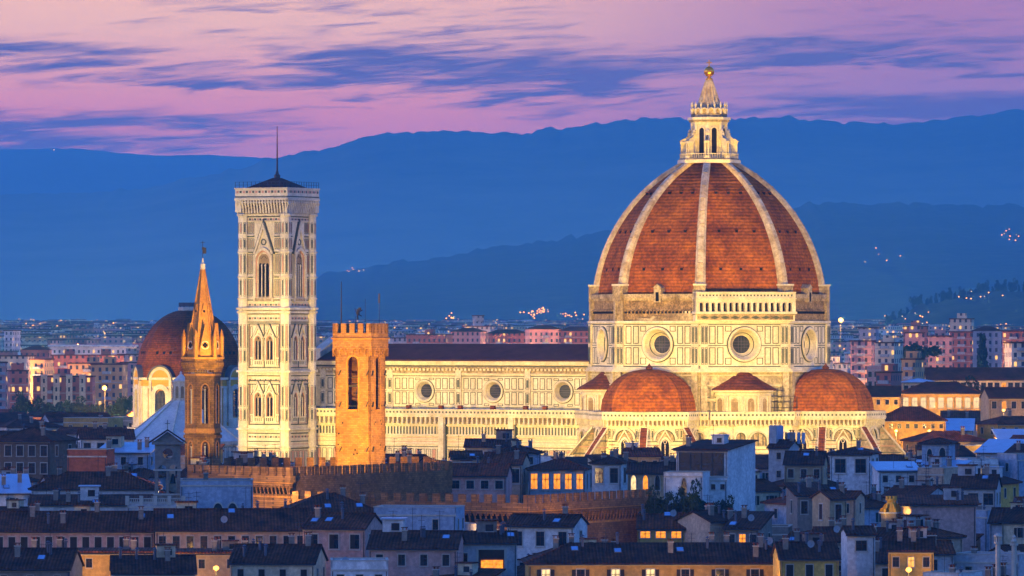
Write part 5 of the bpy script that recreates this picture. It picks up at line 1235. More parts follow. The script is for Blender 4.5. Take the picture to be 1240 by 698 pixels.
house(1016, 1048, 603, 892, 'small peach house with a single window beside the tan gabled house', 'peach', 'gable', 'roof_red', -20, 5, (1, 1), .8, 1.5, (), 'plain', .3)
house(955, 1000, 600, 900, 'grey house with slanted roof edge left of the tan gabled house', 'grey brown', 'shed', 'roof_dark', 10, 8, (2, 1), 1.1, 2.0, (), 'half', .3, furn=((C_, .3, .2),))
house(1092, 1184, 611, 902, 'long plain pink garden house right of the golden belfry', 'pink', 'shed', 'roof_red', -2, 8, (0, 0), pitch=.2)
house(1022, 1060, 647, 812, 'white turret house with a double window standing up from the lower roofs', 'white', 'gable', 'roof_dark', 4, 7, (1, 1), 1.6, 1.5, (), 'plain', .22)
house(1076, 1136, 667, 800, 'yellow house with dark eaves and small lit window near the bottom right', 'yellow', 'gable', 'roof_dark', -4, 9, (3, 1), .9, 1.4, (1,), 'plain', .34, furn=((C_, -.5, -.3), (A_, -.2, 0)))
house(940, 1016, 676, 790, 'yellow house wall under a dark roof beside the long ochre house', 'yellow', 'gable', 'roof_dark', 3, 10, (3, 1), 1.0, 1.8, (), 'shut', .36, furn=((D_, .1, -.5), (S_, .5, -.2)))
house(772, 832, 640, 872, 'low house with three square amber lit windows under a sagging red roof', 'ochre', 'gable', 'roof_red', -3, 9, (3, 1), 1.5, 1.0, (0, 1, 2), 'plain', .4, litm='lit_pane_amber', top=.5, furn=((A_, -.3, 0), (D_, .5, -.3)))
house(826, 876, 632, 866, 'pale house with ochre gable end and blue shaded flank', 'peach', 'gable', 'roof_dark', 32, 9, (0, 0), pitch=.3)
house(880, 938, 640, 862, 'grey house with long slanted roof and small lit bay below the roof garden', 'grey brown', 'shed', 'roof_dark', -16, 9, (3, 1), 1.0, 1.8, (1,), 'plain', .34, furn=((D_, .3, -.5), (C_, -.4, .2)))
house(-10, 192, 669, 826, 'low ochre wall house lit warm under its eaves in the bottom left', 'ochre', 'shed', 'roof_red', 0, 6, (6, 1), .9, 1.3, (1, 4), 'plain', .06)
house(190, 330, 670, 822, 'low terracotta house front lit warm below the beige shuttered row', 'tan', 'shed', 'roof_red', 3, 6, (4, 1), .9, 1.3, (), 'plain', .06)
house(-12, 92, 689, 792, 'dark ribbed roof house filling the bottom left corner', 'grey brown', 'gable', 'roof_dark', -4, 12, (3, 1), .9, 1.2, (), 'shut', .4, furn=((S_, .4, -.3), (K_, .2, -.5)))
house(128, 236, 694, 795, 'blue roofed low house with white chimney block by the bottom edge', 'blue grey', 'gable', 'roof_dark', 5, 11, (4, 1), .9, 1.2, (), 'shut', .36, furn=((C_, .35, -.3), (S_, -.4, -.2)))
house(278, 392, 682, 806, 'house with dark gabled roof and round vent above the pink shuttered house', 'cream', 'gable', 'roof_dark', -7, 11, (4, 1), .9, 1.3, (), 'shut', .4, furn=((C_, .3, .1), (A_, .5, 0), (S_, -.4, -.3)))
house(398, 470, 688, 796, 'white low roof terrace with a bluish parapet by the bottom edge', 'white', 'flat', 'metal_roof', 2, 9, (3, 1), 1.0, 1.3, (), 'plain', par=1.0, furn=((K_, .3, -.3), (D_, -.5, -.2)))
# golden lit little belfry
gbx, gby, _ = at(1079.5, 622, 905)
gb = thing('lit_belfry', 'small golden floodlit belfry crown standing among dark roofs', 'belfry', (gbx, gby, 0), R_(-20))
def make_goldbelfry():
    z0 = CZ-(622-HY)*905/FPX; b = MB(); Y_ = M['yellow_stucco']
    b.prism(ngon((0, 0), 1.7, 6, .2), 0, z0, M['wall tan']); b.prism(ngon((0, 0), 2.1, 6, .2), z0, z0+.25, MP, bottom=True)
    b.build('base', gb)
    b = MB()
    for i in range(6):
        a = .2+i*pi/3; F = Fr((0, 0), (cos(a), sin(a))); b.fpoly(F, [(.6, z0+.25), (2.0, z0+.25), (1.9, z0+.7), (1.5, z0+.9), (1.25, z0+1.4), (.95, z0+1.6), (.6, z0+1.9)], -.16, .16, Y_)
    b.lathe([(1.1, z0+.25), (.95, z0+1.2), (.75, z0+2.0), (.95, z0+2.1), (.95, z0+2.35), (.6, z0+2.4)], Y_, n=12, cap1=True)
    for i in range(8): a = i*pi/4; b.box((.8*cos(a), .8*sin(a), z0+2.6), (.25, .25, .45), Y_, a)
    b.build('crown', gb)
    for dx_, dy_ in ((-3, -3.5), (3, -3.5)): flood((gbx+dx_, gby+dy_, z0+.2), (gbx, gby, z0+1.4), 420, (1, .62, .12), 80, .2)
make_goldbelfry()
# tall white ornate chimneys on a roof at the right
for i, (px, yt) in enumerate(((1208.5, 646), (1228, 648))):
    x, y, z = at(px, yt, 792); b = MB()
    b.prism(ngon((0, 0), .38, 8, .2), z-9, z-1.2, M['stone_trim']); b.prism(ngon((0, 0), .62, 8, .2), z-1.5, z-1.2, M['stone_trim'], bottom=True)
    if i == 0:
        for q in range(8): a = .2+q*pi/4; b.box((.45*cos(a), .45*sin(a), z-.85), (.12, .2, .7), M['stone_trim'], a)
        b.prism(ngon((0, 0), .66, 8, .2), z-.5, z-.3, M['stone_trim'], bottom=True); b.lathe([(.6, z-.3), (.2, z)], M['stone_trim'], n=8, cap1=True)
        lab = 'stout white ornamental chimney with a ring of small openings'
    else:
        b.lathe([(.3, z-1.2), (.5, z-.9), (.2, z-.5), (.3, z-.3), (.02, z+.1)], M['stone_trim'], n=8); b.box((0, 0, z-2.4), (1.7, .3, .3), M['stone_trim']); lab = 'thin white finial shaped chimney with side arms beside the stout ornamental one'
    tag(b.build('ornate_chimney', None, (x, y, 0)), lab, 'chimney')
# ---------------------------------------------------------------- far buildings one can pick out
house(1064, 1148, 509, 1335, 'long house with golden lit wall under dark roof right of the half dome', 'yellow', 'hip', 'roof_dark', -3, 12, (8, 1), .8, 1.0, (), 'plain', .5)
house(1092, 1192, 476, 1505, 'yellow lit palace wing with a row of bright square windows', 'yellow', 'hip', 'roof_far', -4, 14, (9, 1), 1.3, 2.6, (0, 1, 2, 3, 4, 5, 6, 7, 8), 'plain', .4, litm='lit_pane_pale', top=1.4)
house(1048, 1094, 480, 1500, 'plain yellow lit wall house left of the palace wing', 'yellow', 'gable', 'roof_far', -4, 12, (4, 1), .9, 1.3, (), 'plain', .4)
house(1094, 1132, 463, 1530, 'pale blue roofed square house with tall dark openings above the yellow wing', 'cream', 'hip', 'metal_roof', -10, 10, (4, 1), 1.1, 2.6, (), 'plain', .2)
house(1122, 1246, 460, 1760, 'very long cream building with evenly spaced dark windows at the right edge', 'cream', 'gable', 'roof_far', -2, 14, (15, 1), 1.5, 2.4, (3, 11), 'plain', .5)
house(1192, 1246, 482, 1440, 'tan house at the right edge with flat lit wall below the long cream building', 'tan', 'gable', 'roof_far', 6, 12, (4, 1), 1.2, 1.8, (1,), 'plain', .4)
house(1050, 1078, 447, 1900, 'pink cubic house with flat top right of the drum', 'pink', 'flat', 'roof_far', -8, 12, (3, 2), 1.2, 1.8, (), 'plain')
# ---------------------------------------------------------------- all the other roofs of the town
rnd = random.Random(11)
SKY = [900.0]*1400                            # highest roof row seen so far in each picture column (front to back)
def shows(x0, x1, yt, yb):
    n = 0
    for x in range(int(x0), int(x1)+1):
        if 0 <= x < 1240 and SKY[x] > yt+2.5 and yt < 700: n += 1
    return n
def cover(x0, x1, yt):
    for x in range(int(x0), int(x1)+1):
        if 0 <= x < 1240 and SKY[x] > yt: SKY[x] = yt
CN = list(WALLS)
ROOFW = {'gable': 'gabled', 'hip': 'hipped', 'shed': 'lean-to', 'flat': 'flat'}
MARKS = [(60, 640, 'the long pinkish house'), (110, 600, 'the five window house'), (203, 575, 'the stone bell gable'), (245, 520, 'the brick spire'), (300, 575, 'the palace merlons'), (340, 500, 'the bell tower'), (436, 540, 'the orange tower'), (560, 615, 'the battlement corner'), (410, 650, 'the pink shuttered house'), (587, 670, 'the amber loggia'),
         (679, 577, 'the five lit windows'), (664, 645, 'the three window gable'), (743, 575, 'the hipped white house'), (868, 560, 'the glazed verandah'), (835, 615, 'the roof garden'), (800, 643, 'the three square lit windows'), (806, 690, 'the long ochre house'), (950, 555, 'the narrow tower house'), (1036, 560, 'the half dome house'), (1006, 610, 'the tan gable'), (1079, 612, 'the golden belfry'), (1138, 548, 'the bluish tower house'),
         (1136, 616, 'the long garden house'), (1040, 660, 'the white turret house'), (1106, 680, 'the yellow house'), (1220, 660, 'the ornate chimneys'), (1185, 598, 'the three openings house'), (1140, 487, 'the palace wing'), (1105, 512, 'the golden lit wall'), (1180, 463, 'the long cream building'), (40, 550, 'the brown stone house'), (108, 565, 'the brick red cube'), (187, 480, 'the yellow drum'), (1018, 390, 'the starry lamp'), (127, 470, 'the glaring street lamp'), (1110, 415, 'the pine hill'), (70, 425, 'the long pale hall'), (600, 405, 'the nave roof'), (930, 690, 'the ochre eaves')]
USED = {}
ST = {}
def rej(k): ST[k] = ST.get(k, 0)+1
def relation(px, py):
    m = min(MARKS, key=lambda m: ((m[0]-px)/1.3)**2+((m[1]-py)*1.2)**2); dx, dy = px-m[0], py-m[1]
    if abs(dx) > 26: return ('far right of ' if dx > 60 else 'right of ') + m[2] if dx > 0 else ('far left of ' if dx < -60 else 'left of ') + m[2]
    return ('just below ' if dy > 0 else 'just above ') + m[2]
def unique(label, alts):
    if label not in USED: USED[label] = 1; return label
    for a in alts:
        l = label.replace(' house', ' '+a+' house', 1) if ' house' in label else a+' '+label
        if l not in USED: USED[l] = 1; return l
    return None
def fill_row(Y, gapx, wlo, whi, hlo, hhi, xa=-20, xb=1262, skip=()):
    s = Y/FPX; px = xa+rnd.uniform(0, 20)
    while px < xb:
        rz = rnd.choice((-29, -24, -12, -6, 4, 9, 18, 28)); d = rnd.uniform(7, 11); w = rnd.uniform(wlo, whi); a = R_(rz)
        wp = (w*cos(a)+d*abs(sin(a)))/s; p0, p1 = px, px+wp; px = p1+rnd.uniform(-.05, gapx)/s
        if any(q0 < p1-4 and p0+4 < q1 for q0, q1, y0 in skip): rej('skip'); continue
        if any(q0 < p1-3 and p0+3 < q1 and y0-7 < Y < y0+8 for q0, q1, y0 in HOUSES[:NAMED]): rej('collide'); continue
        h = rnd.uniform(hlo, hhi)+gz(Y); yy = Y+rnd.uniform(-5, 5); ye = HY+(CZ-h)*FPX/yy
        kind = rnd.choice(('gable', 'gable', 'gable', 'hip', 'hip', 'shed', 'flat')); pitch = rnd.uniform(.3, .4)
        yt = ye-(d/2*pitch if kind != 'shed' else d*pitch*.7)/s
        if kind == 'flat': yt = ye-.9/s
        lim = max([q[2] for q in PROT if q[0] < p1-2 and p0+2 < q[1] and q[3] > yy+4] or [0])
        if yt < lim:                          # keep below what stands behind it
            ye += lim-yt; yt = lim
            if CZ-(ye-HY)*s-gz(Y) < 8: rej('low'); continue
        if shows(p0, p1, yt, ye) < max(3, .12*(p1-p0)): rej('hidden'); continue
        cover(p0+2, p1-2, yt+ (2.5 if kind in ('hip', 'gable') else 0))
        col = rnd.choice(CN if rnd.random() < .6 else ('cream', 'pale grey', 'white', 'peach', 'blue grey', 'tan'))
        n = max(1, int(w/3.6)); fls = rnd.choice((1, 1, 2)) ; lit = tuple(i for i in range(n*fls) if rnd.random() < .11)
        fu = []
        for kd, pr in ((C_, .75), (C_, .3), (S_, .4), (A_, .45), (D_, .12), (K_, .3)):
            if rnd.random() < pr: fu.append((kd, rnd.uniform(-.75, .75), rnd.uniform(-.7, .1)))
        big = Y < 1180
        if not big: fu = [f for f in fu if f[0] == C_]
        rmn = rnd.choice(('roof_red', 'roof_brown', 'roof_dark', 'roof_dark')) if kind != 'flat' else rnd.choice(('roof_dark', 'metal_roof', 'lead'))
        if kind == 'shed' and rnd.random() < .3: rmn = 'metal_roof'
        has = []
        if lit: has.append('a lit window' if len(lit) == 1 else 'lit windows')
        if any(f[0] == D_ for f in fu): has.append('satellite dish')
        elif any(f[0] == K_ for f in fu): has.append('skylight')
        elif any(f[0] == A_ for f in fu): has.append('tall aerial')
        elif any(f[0] == C_ for f in fu): has.append('chimney')
        lab = '%s house with %s roof%s%s %s' % (col, ROOFW[kind], ', ' if has else '', ' and '.join(has[:1]), relation((p0+p1)/2, ye))
        lab = unique(lab, ('narrow' if w < (wlo+whi)/2 else 'wide', 'slanted' if abs(rz) > 10 else 'frontal', 'low', 'small', 'plain', 'old', 'tall', 'set-back'))
        if lab is None: rej('label'); continue
        rej('ok')
        house(p0, p1, ye, yy, lab, col, kind, rmn, rz, d, (n, fls), 1.0, 1.6, lit, 'mix' if big else 'plain', pitch, furn=fu, group='town houses packed around the cathedral')
NAMED = len(HOUSES)
# what must stay in view: (from column, to column, lowest row that must show, its distance)
PROT = [(q[0], q[1], e[0]+e[1], q[2]) for q, e in zip(HOUSES, EAVES)]
PROT += [(236, 350, 592, 945), (346, 546, 598, 945), (352, 640, 636, 915), (630, 786, 630, 915), (184, 224, 606, 915), (220, 272, 566, 1040), (384, 1098, 553, 1250), (288, 390, 556, 1310), (160, 292, 540, 1390), (1062, 1098, 622, 900), (1060, 1150, 517, 1330), (780, 885, 626, 935), (1200, 1236, 676, 790)]
BLOCK = [(236, 546, 938, 1020), (354, 790, 905, 1020), (384, 1098, 1215, 1420), (286, 392, 1260, 1420), (220, 272, 1030, 1050), (150, 300, 1370, 1700), (186, 222, 910, 925)]
ROWS = [(y, 15.5+9.5*min(1, max(0, y-770)/290)**.8) for y in (768, 784, 800, 816, 832, 849, 866, 884, 902, 920, 940, 960, 980, 1002, 1024, 1048, 1072, 1098, 1125, 1155, 1190)]
for Y, h in ROWS:
    fill_row(Y, .8, 5, 11, h-4.5, h+3.5, skip=[(a, b_, c) for a, b_, c, d_ in BLOCK if c-6 < Y < d_])
for Y, h in [(1225, 25), (1255, 26), (1285, 27), (1318, 27.5), (1352, 28), (1390, 28), (1430, 28), (1475, 27), (1525, 26), (1580, 25), (1640, 24), (1720, 23), (1800, 22), (1890, 21)]:
    fill_row(Y, 3.0, 8, 17, h-4, h+3, skip=[(a, b_, c) for a, b_, c, d_ in BLOCK if c-6 < Y < d_]+[(400, 1060, 0)])
# ================================================================ trees
mat('leaf', (52, 66, 36), .8, .5, .8, (30, 40, 24)); mat('leaf_dark', (36, 48, 32), .85, .5, .8, (22, 30, 22)); mat('bark', (72, 58, 46), .95, .4, 2)
def crown_mesh(seed, shape, leaf, n=2600):
    r = random.Random(seed); b = MB()
    cl = []
    if shape == 'round': cl = [(r.gauss(0, .42), r.gauss(0, .42), .62+r.gauss(0, .2), r.uniform(.16, .32)) for _ in range(24)]
    elif shape == 'pine': cl = [(r.uniform(-.8, .8), r.uniform(-.8, .8), .84+r.gauss(0, .05), r.uniform(.15, .26)) for _ in range(26)]
    else: cl = [(r.gauss(0, .05), r.gauss(0, .05), .12+.86*i/20, .16*(1-(i/21)**1.6)+.03) for i in range(21)]
    for _ in range(n):
        x, y, z, q = r.choice(cl); th, ph = r.uniform(0, 2*pi), math.acos(r.uniform(-1, 1)); k = q*r.uniform(.6, 1.05)
        c = (x+k*sin(ph)*cos(th), y+k*sin(ph)*sin(th), z+k*cos(ph)*.8); s = r.uniform(.035, .08)
        u = (r.gauss(0, 1), r.gauss(0, 1), r.gauss(0, 1)); v = (r.gauss(0, 1), r.gauss(0, 1), r.gauss(0, 1)); lu, lv = sqrt(sum(i*i for i in u)), sqrt(sum(i*i for i in v))
        u = [s*i/lu for i in u]; v = [s*i/lv for i in v]
        b.poly([tuple(c[i]-u[i] for i in range(3)), tuple(c[i]+v[i]*.7 for i in range(3)), tuple(c[i]+u[i] for i in range(3)), tuple(c[i]-v[i]*.7 for i in range(3))], leaf)
    return b.mesh('crown')
def trunk_mesh(shape):
    b = MB(); top = .75 if shape != 'pine' else .82
    b.tube((0, 0, -.15), (.02, 0, top*.6), .05, M['bark'], 7, .032); b.tube((.02, 0, top*.6), (0, .03, top), .032, M['bark'], 6, .012)
    if shape != 'cypress':
        for i in range(6): a = i*1.1; b.tube((.02, 0, top*(.5+.06*i)), (.36*cos(a), .36*sin(a), top*(.8+.03*i)), .022, M['bark'], 5, .008)
    return b.mesh('trunk')
CR = {(s_, k): crown_mesh(s_+str(k), s_, M['leaf_dark'] if k % 2 else M['leaf']) for s_ in ('round', 'pine', 'cypress') for k in range(2)}
TM = {s_: trunk_mesh(s_) for s_ in ('round', 'pine', 'cypress')}
TN = {'round': ('tree', 'tree'), 'pine': ('pine_tree', 'pine tree'), 'cypress': ('cypress_tree', 'cypress')}
def tree(loc, h, rad, shape, label, k=0, group=None):
    n, c = TN[shape]; root = thing(n, label, c, loc, 0, group)
    for nm, me in (('trunk', TM[shape]), ('crown', CR[(shape, k % 2)])):
        o = bpy.data.objects.new(nm, me); COL.objects.link(o); o.parent = root; o.scale = (rad, rad, h); o.rotation_euler = (0, 0, rnd.uniform(0, 6))
    return root
for i, (px, yt, hh, rr, lb) in enumerate(((792, 602, 5.5, 3.6, 'leafy tree at the left end of the dark roof garden'), (815, 606, 4.6, 3.2, 'rounded tree in the middle of the roof garden under the cubic house'), (841, 597, 6.2, 3.2, 'tallest dark tree of the roof garden'), (862, 607, 4.5, 2.6, 'small bushy tree in the roof garden left of a chimney'), (880, 611, 4.2, 2.4, 'bushy tree at the right end of the roof garden'))):
    x, y, z = at(px, yt, 940); tree((x, y, z-hh), hh, rr, 'round', lb, i)
x, y, z = at(835, 628, 940)
ga = thing('garden_terrace', 'dark roof terrace with planted trees under the white cubic house', 'roof terrace', (x, y+4, 0)); b = MB(); b.box((0, 0, (z+1)/2-.3), (17, 9, z+1.4), M['wall grey brown']); b.build('wall', ga)
b = MB(); b.box((0, 0, z+.45), (16.4, 8.4, .25), M['leaf_dark']); b.build('planting_bed', ga)
for i in range(7):
    b = MB(); b.box((-8+i*2.6, -4.4, z+.8), (.1, .1, 1.2), M['iron']); b.build('railing_post', ga)
for i, (px, yt, Y, hh, rr, sh, lb) in enumerate(((1110, 419, 2250, 12, 10, 'pine', 'broad umbrella pine rising among pink blocks at the right'), (1190, 406, 2300, 22, 2.8*4, 'cypress', 'single tall dark cypress in front of the pink slab block'), (1178, 468, 1700, 9, 7, 'round', 'dark tree before the long cream building'), (1204, 470, 1690, 8, 6, 'round', 'wide dark tree right of the one before the cream building'),
        (30, 482, 1900, 7, 6, 'round', 'dark tree at the left among the pink blocks'), (62, 487, 1880, 6, 6, 'round', 'dark bushy tree in front of the white striped block'), (95, 488, 1870, 6, 6, 'round', 'tree lit orange from behind left of the glaring lamp'), (112, 490, 1840, 6, 6, 'round', 'dark tree just below the glaring lamp'), (140, 489, 1860, 6, 5, 'round', 'orange edged tree right of the glaring lamp'), (152, 480, 1880, 9, 4, 'round', 'tall slim tree left of the yellow drum'))):
    x, y, z = at(px, yt, Y); tree((x, y, z-hh), hh, rr, sh, lb, i)
gi = 0
for i in range(34):                           # cypresses and crowns along the wooded hill top
    px = 1072+i*5.6+rnd.uniform(-2, 2); tab = [(1060, 398), (1095, 385), (1113, 369), (1170, 359), (1216, 352), (1240, 352), (1400, 345)]
    sh = 'cypress' if i % 3 != 1 else 'round'; hh = rnd.uniform(9, 17); x, y, z = at(px, lerp_tab(tab, px)+2, 6490)
    tree((x, y, z-2), hh, hh*(.75 if sh == 'cypress' else .5), sh, 'hazy dark %s on the crest of the wooded hill at right' % ('cypress' if sh == 'cypress' else 'tree'), i, 'trees on the crest of the wooded hill')
# ================================================================ far town
def blockmat(name, wall, pane, lit, w=2.7, h=3.3, dens=.87, es=1.6):
    m = bpy.data.materials.new(name); m.use_nodes = True; t = m.node_tree; nd = t.nodes; lk = t.links; b = nd['Principled BSDF']; b.inputs['Roughness'].default_value = .85
    tcn = nd.new('ShaderNodeTexCoord'); sx_ = nd.new('ShaderNodeSeparateXYZ'); lk.new(tcn.outputs['Object'], sx_.inputs[0]); oi = nd.new('ShaderNodeObjectInfo')
    a = nd.new('ShaderNodeMath'); a.operation = 'ADD'; lk.new(sx_.outputs[0], a.inputs[0]); lk.new(sx_.outputs[1], a.inputs[1])
    a2 = nd.new('ShaderNodeMath'); a2.operation = 'MULTIPLY_ADD'; lk.new(oi.outputs['Random'], a2.inputs[0]); a2.inputs[1].default_value = 320; lk.new(a.outputs[0], a2.inputs[2])
    cb = nd.new('ShaderNodeCombineXYZ'); lk.new(a2.outputs[0], cb.inputs[0]); lk.new(sx_.outputs[2], cb.inputs[1])
    br = nd.new('ShaderNodeTexBrick'); br.offset = 0; br.inputs['Scale'].default_value = 1; br.inputs['Brick Width'].default_value = w; br.inputs['Row Height'].default_value = h; br.inputs['Mortar Size'].default_value = .82; br.inputs['Mortar Smooth'].default_value = 0
    br.inputs['Color1'].default_value = (0, 0, 0, 1); br.inputs['Color2'].default_value = (1, 1, 1, 1); br.inputs['Bias'].default_value = 0; lk.new(cb.outputs[0], br.inputs['Vector'])
    inv = nd.new('ShaderNodeMath'); inv.operation = 'SUBTRACT'; inv.inputs[0].default_value = 1; lk.new(br.outputs['Fac'], inv.inputs[1])
    gt = nd.new('ShaderNodeMath'); gt.operation = 'GREATER_THAN'; lk.new(br.outputs['Color'], gt.inputs[0]); gt.inputs[1].default_value = dens
    ml = nd.new('ShaderNodeMath'); ml.operation = 'MULTIPLY'; lk.new(gt.outputs[0], ml.inputs[0]); lk.new(inv.outputs[0], ml.inputs[1])
    n = nd.new('ShaderNodeTexNoise'); n.inputs['Scale'].default_value = .15; n.inputs['Detail'].default_value = 4; lk.new(tcn.outputs['Object'], n.inputs['Vector'])
    r = nd.new('ShaderNodeValToRGB'); r.color_ramp.elements[0].color = lin(*[int(c*.78) for c in wall]); r.color_ramp.elements[1].color = lin(*wall); r.color_ramp.elements[0].position = .3; r.color_ramp.elements[1].position = .6; lk.new(n.outputs[0], r.inputs[0])
    x = nd.new('ShaderNodeMix'); x.data_type = 'RGBA'; lk.new(inv.outputs[0], x.inputs[0]); lk.new(r.outputs[0], x.inputs[6]); x.inputs[7].default_value = lin(*pane); lk.new(x.outputs[2], b.inputs['Base Color'])
    b.inputs['Emission Color'].default_value = lin(*lit); e = nd.new('ShaderNodeMath'); e.operation = 'MULTIPLY'; lk.new(ml.outputs[0], e.inputs[0]); e.inputs[1].default_value = es/8; lk.new(e.outputs[0], b.inputs['Emission Strength'])
    M[name] = m; return m
BK = {'pink': (206, 150, 136), 'rust red': (168, 98, 80), 'cream': (222, 200, 166), 'grey': (168, 164, 168), 'ochre': (204, 156, 98), 'white': (218, 214, 210)}
for k_, c in BK.items(): blockmat('block '+k_, c, (58, 52, 60), (255, 186, 96))
FAR = random.Random(5)
def block(px0, px1, yt, Y, col, label, d=13, rz=None, group=None, roof='roof_far', extra=True):
    s = Y/FPX; a = R_(FAR.uniform(-20, 12) if rz is None else rz); w = max(5, ((px1-px0)*s-d*abs(sin(a)))/cos(a)); zt = CZ-(yt-HY)*s; z0 = gz(Y)-2
    root = thing('apartment_block', label, 'apartment block', (((px0+px1)/2-620)*s, Y+d/2, 0), a, group)
    b = MB(); b.prism([(-w/2, -d/2), (w/2, -d/2), (w/2, d/2), (-w/2, d/2)], z0, zt, M['block '+col])
    F = Fr((-w/2, -d/2), (w/2, -d/2)); nb = max(1, int(w/9))
    for f in range(int((zt-z0)/3.3)):          # balconies and string courses give the fronts relief
        z = math.ceil(z0/3.3)*3.3+f*3.3
        if z > zt-1: continue
        if f % 2 == 0 or col in ('pink', 'rust red'): b.fbox(F, 0, w, z-.12, z+.12, -.05, .12, M['stone_trim'] if col != 'white' else M['lead'])
        if extra:
            for i in range(nb):
                if (i+int(px0)) % 2 == 0: c = (i+.5)*w/nb; b.fbox(F, c-1.7, c+1.7, z-.15, z+.95, 0, 1.1, M['block '+col] if False else M['wall pale grey'])
    b.build('wall', root)
    b = MB(); m = .5
    if FAR.random() < .55: b.loft([[(-w/2-m, -d/2-m, zt), (w/2+m, -d/2-m, zt), (w/2+m, d/2+m, zt), (-w/2-m, d/2+m, zt)], [(-w/2+d*.4, 0, zt+d*.16), (w/2-d*.4, 0, zt+d*.16), (w/2-d*.4, .1, zt+d*.16), (-w/2+d*.4, .1, zt+d*.16)]], M[roof], True, True, True) if w > d else b.box((0, 0, zt+.3), (w+.8, d+.8, .6), M[roof])
    else:
        b.box((0, 0, zt+.25), (w+.6, d+.6, .5), M[roof])
        for i in range(max(1, int(w/14))): b.box((-w/2+(i+.5)*w/max(1, int(w/14)), 1, zt+1.7), (4.5, 4, 2.6), M['block '+col])
    b.build('roof', root); return root
for px0, px1, yt, Y, col, lb in (
    (40, 112, 457, 2100, 'rust red', 'long rust red slab block with four pale stair towers along its front'), (60, 150, 431, 2520, 'rust red', 'long rust block hiding the foot of the pale hall'), (5, 34, 450, 2080, 'rust red', 'rust red block at the left with many balconies'), (-14, 8, 440, 2150, 'pink', 'pink tower block cut by the left edge'), (110, 152, 442, 2180, 'ochre', 'ochre block catching the orange glare of the street lamp'),
    (145, 180, 440, 2350, 'pink', 'pink block just left of the dark red dome'), (8, 20, 401, 3200, 'white', 'slim pale water tower like block on the left horizon'), (0, 40, 432, 2500, 'cream', 'cream terrace house block with pale upper floor at far left'), (25, 60, 424, 2700, 'rust red', 'rust block with dark roof under the slim pale tower'), (36, 62, 436, 2450, 'ochre', 'lit ochre flat roofed block left of the pale hall'), (140, 176, 430, 2550, 'grey', 'grey flat block above the yellow drum'), (82, 140, 441, 2300, 'ochre', 'broad tan block left of the ochre one'),
    (492, 548, 406, 2900, 'rust red', 'wide rust block with three lit windows right of the orange tower'), (545, 590, 402, 2950, 'pink', 'pink block above the nave roof under the grey silo'), (572, 586, 383, 3300, 'grey', 'grey silo tower on the horizon above the nave roof'), (560, 600, 396, 3100, 'grey', 'dark grey hall at the foot of the silo tower'), (588, 640, 404, 2880, 'rust red', 'rust block with a bright lamp on its roof line above the nave'), (636, 680, 399, 2850, 'pink', 'tall pink block left of the drum with scattered lit windows'), (676, 722, 401, 2820, 'rust red', 'rust red block touching the drum on its left'), (470, 496, 410, 3000, 'grey', 'hazy grey block right of the orange tower battlements'),
    (1096, 1122, 404, 2320, 'pink', 'pink slab block with pale stair strips left of the umbrella pine'), (1124, 1156, 408, 2300, 'pink', 'pale pink slab block with horizontal bands right of the umbrella pine'), (1150, 1180, 403, 2420, 'rust red', 'rust block behind the pale pink slab'), (1176, 1218, 401, 2450, 'grey', 'long grey block with balconies at the right'), (1214, 1250, 402, 2380, 'rust red', 'rust block at the right edge above the cream villa'), (1150, 1182, 387, 2700, 'cream', 'lit cream block standing on the rise at the right'), (1060, 1096, 416, 2200, 'cream', 'cream house block with pale blue roof right of the drum'), (1030, 1062, 414, 2260, 'pink', 'low pink block with bright top floor near the starry lamp'), (1220, 1250, 416, 2000, 'cream', 'cream villa block at the right edge'), (1040, 1066, 398, 2650, 'grey', 'dark blue grey block right of the starry lamp'), (1094, 1126, 396, 2700, 'rust red', 'rust block on the rise behind the pink slab'), (1092, 1122, 436, 1950, 'ochre', 'big tan hall with rounded roof among the pink blocks'), (1066, 1090, 452, 1800, 'rust red', 'narrow rust red house block left of the tan hall')):
    r_ = block(px0, px1, yt, Y, col, lb, rz=0 if 'four pale' in lb else -4 if 'stair' in lb or 'slab' in lb else None)
    if 'four pale' in lb:
        for c_ in (53.5, 68.5, 84, 100):
            b = MB(); zt = CZ-(455-HY)*Y/FPX; xx = (c_-(px0+px1)/2)*Y/FPX; b.box((xx, -6.5, (zt+gz(Y))/2), (2.3, 2.6, zt-gz(Y)), M['wall cream']); b.box((xx, -6.5, zt+.2), (2.6, 2.9, .4), M['stone_trim'])
            for q in range(7): b.box((xx, -7.82, zt-2-q*3.2), (.7, .06, 1.6), M['dark_pane'])
            b.build('stair_tower', r_)
x, y, z = at(113, 420, 3100); b = MB(); b.box((0, 0, (z+gz(3100))/2-2), (46, 30, z-gz(3100)+4), M['block white']); hl = thing('long_hall', 'long pale blue flat roofed hall on the left plain', 'hall', (x, y, 0)); b.build('wall', hl)
b = MB(); b.box((0, 0, z+.5), (48, 32, 1.0), M['metal_roof']); b.build('roof', hl)
cnt = 0; seenlab = {}
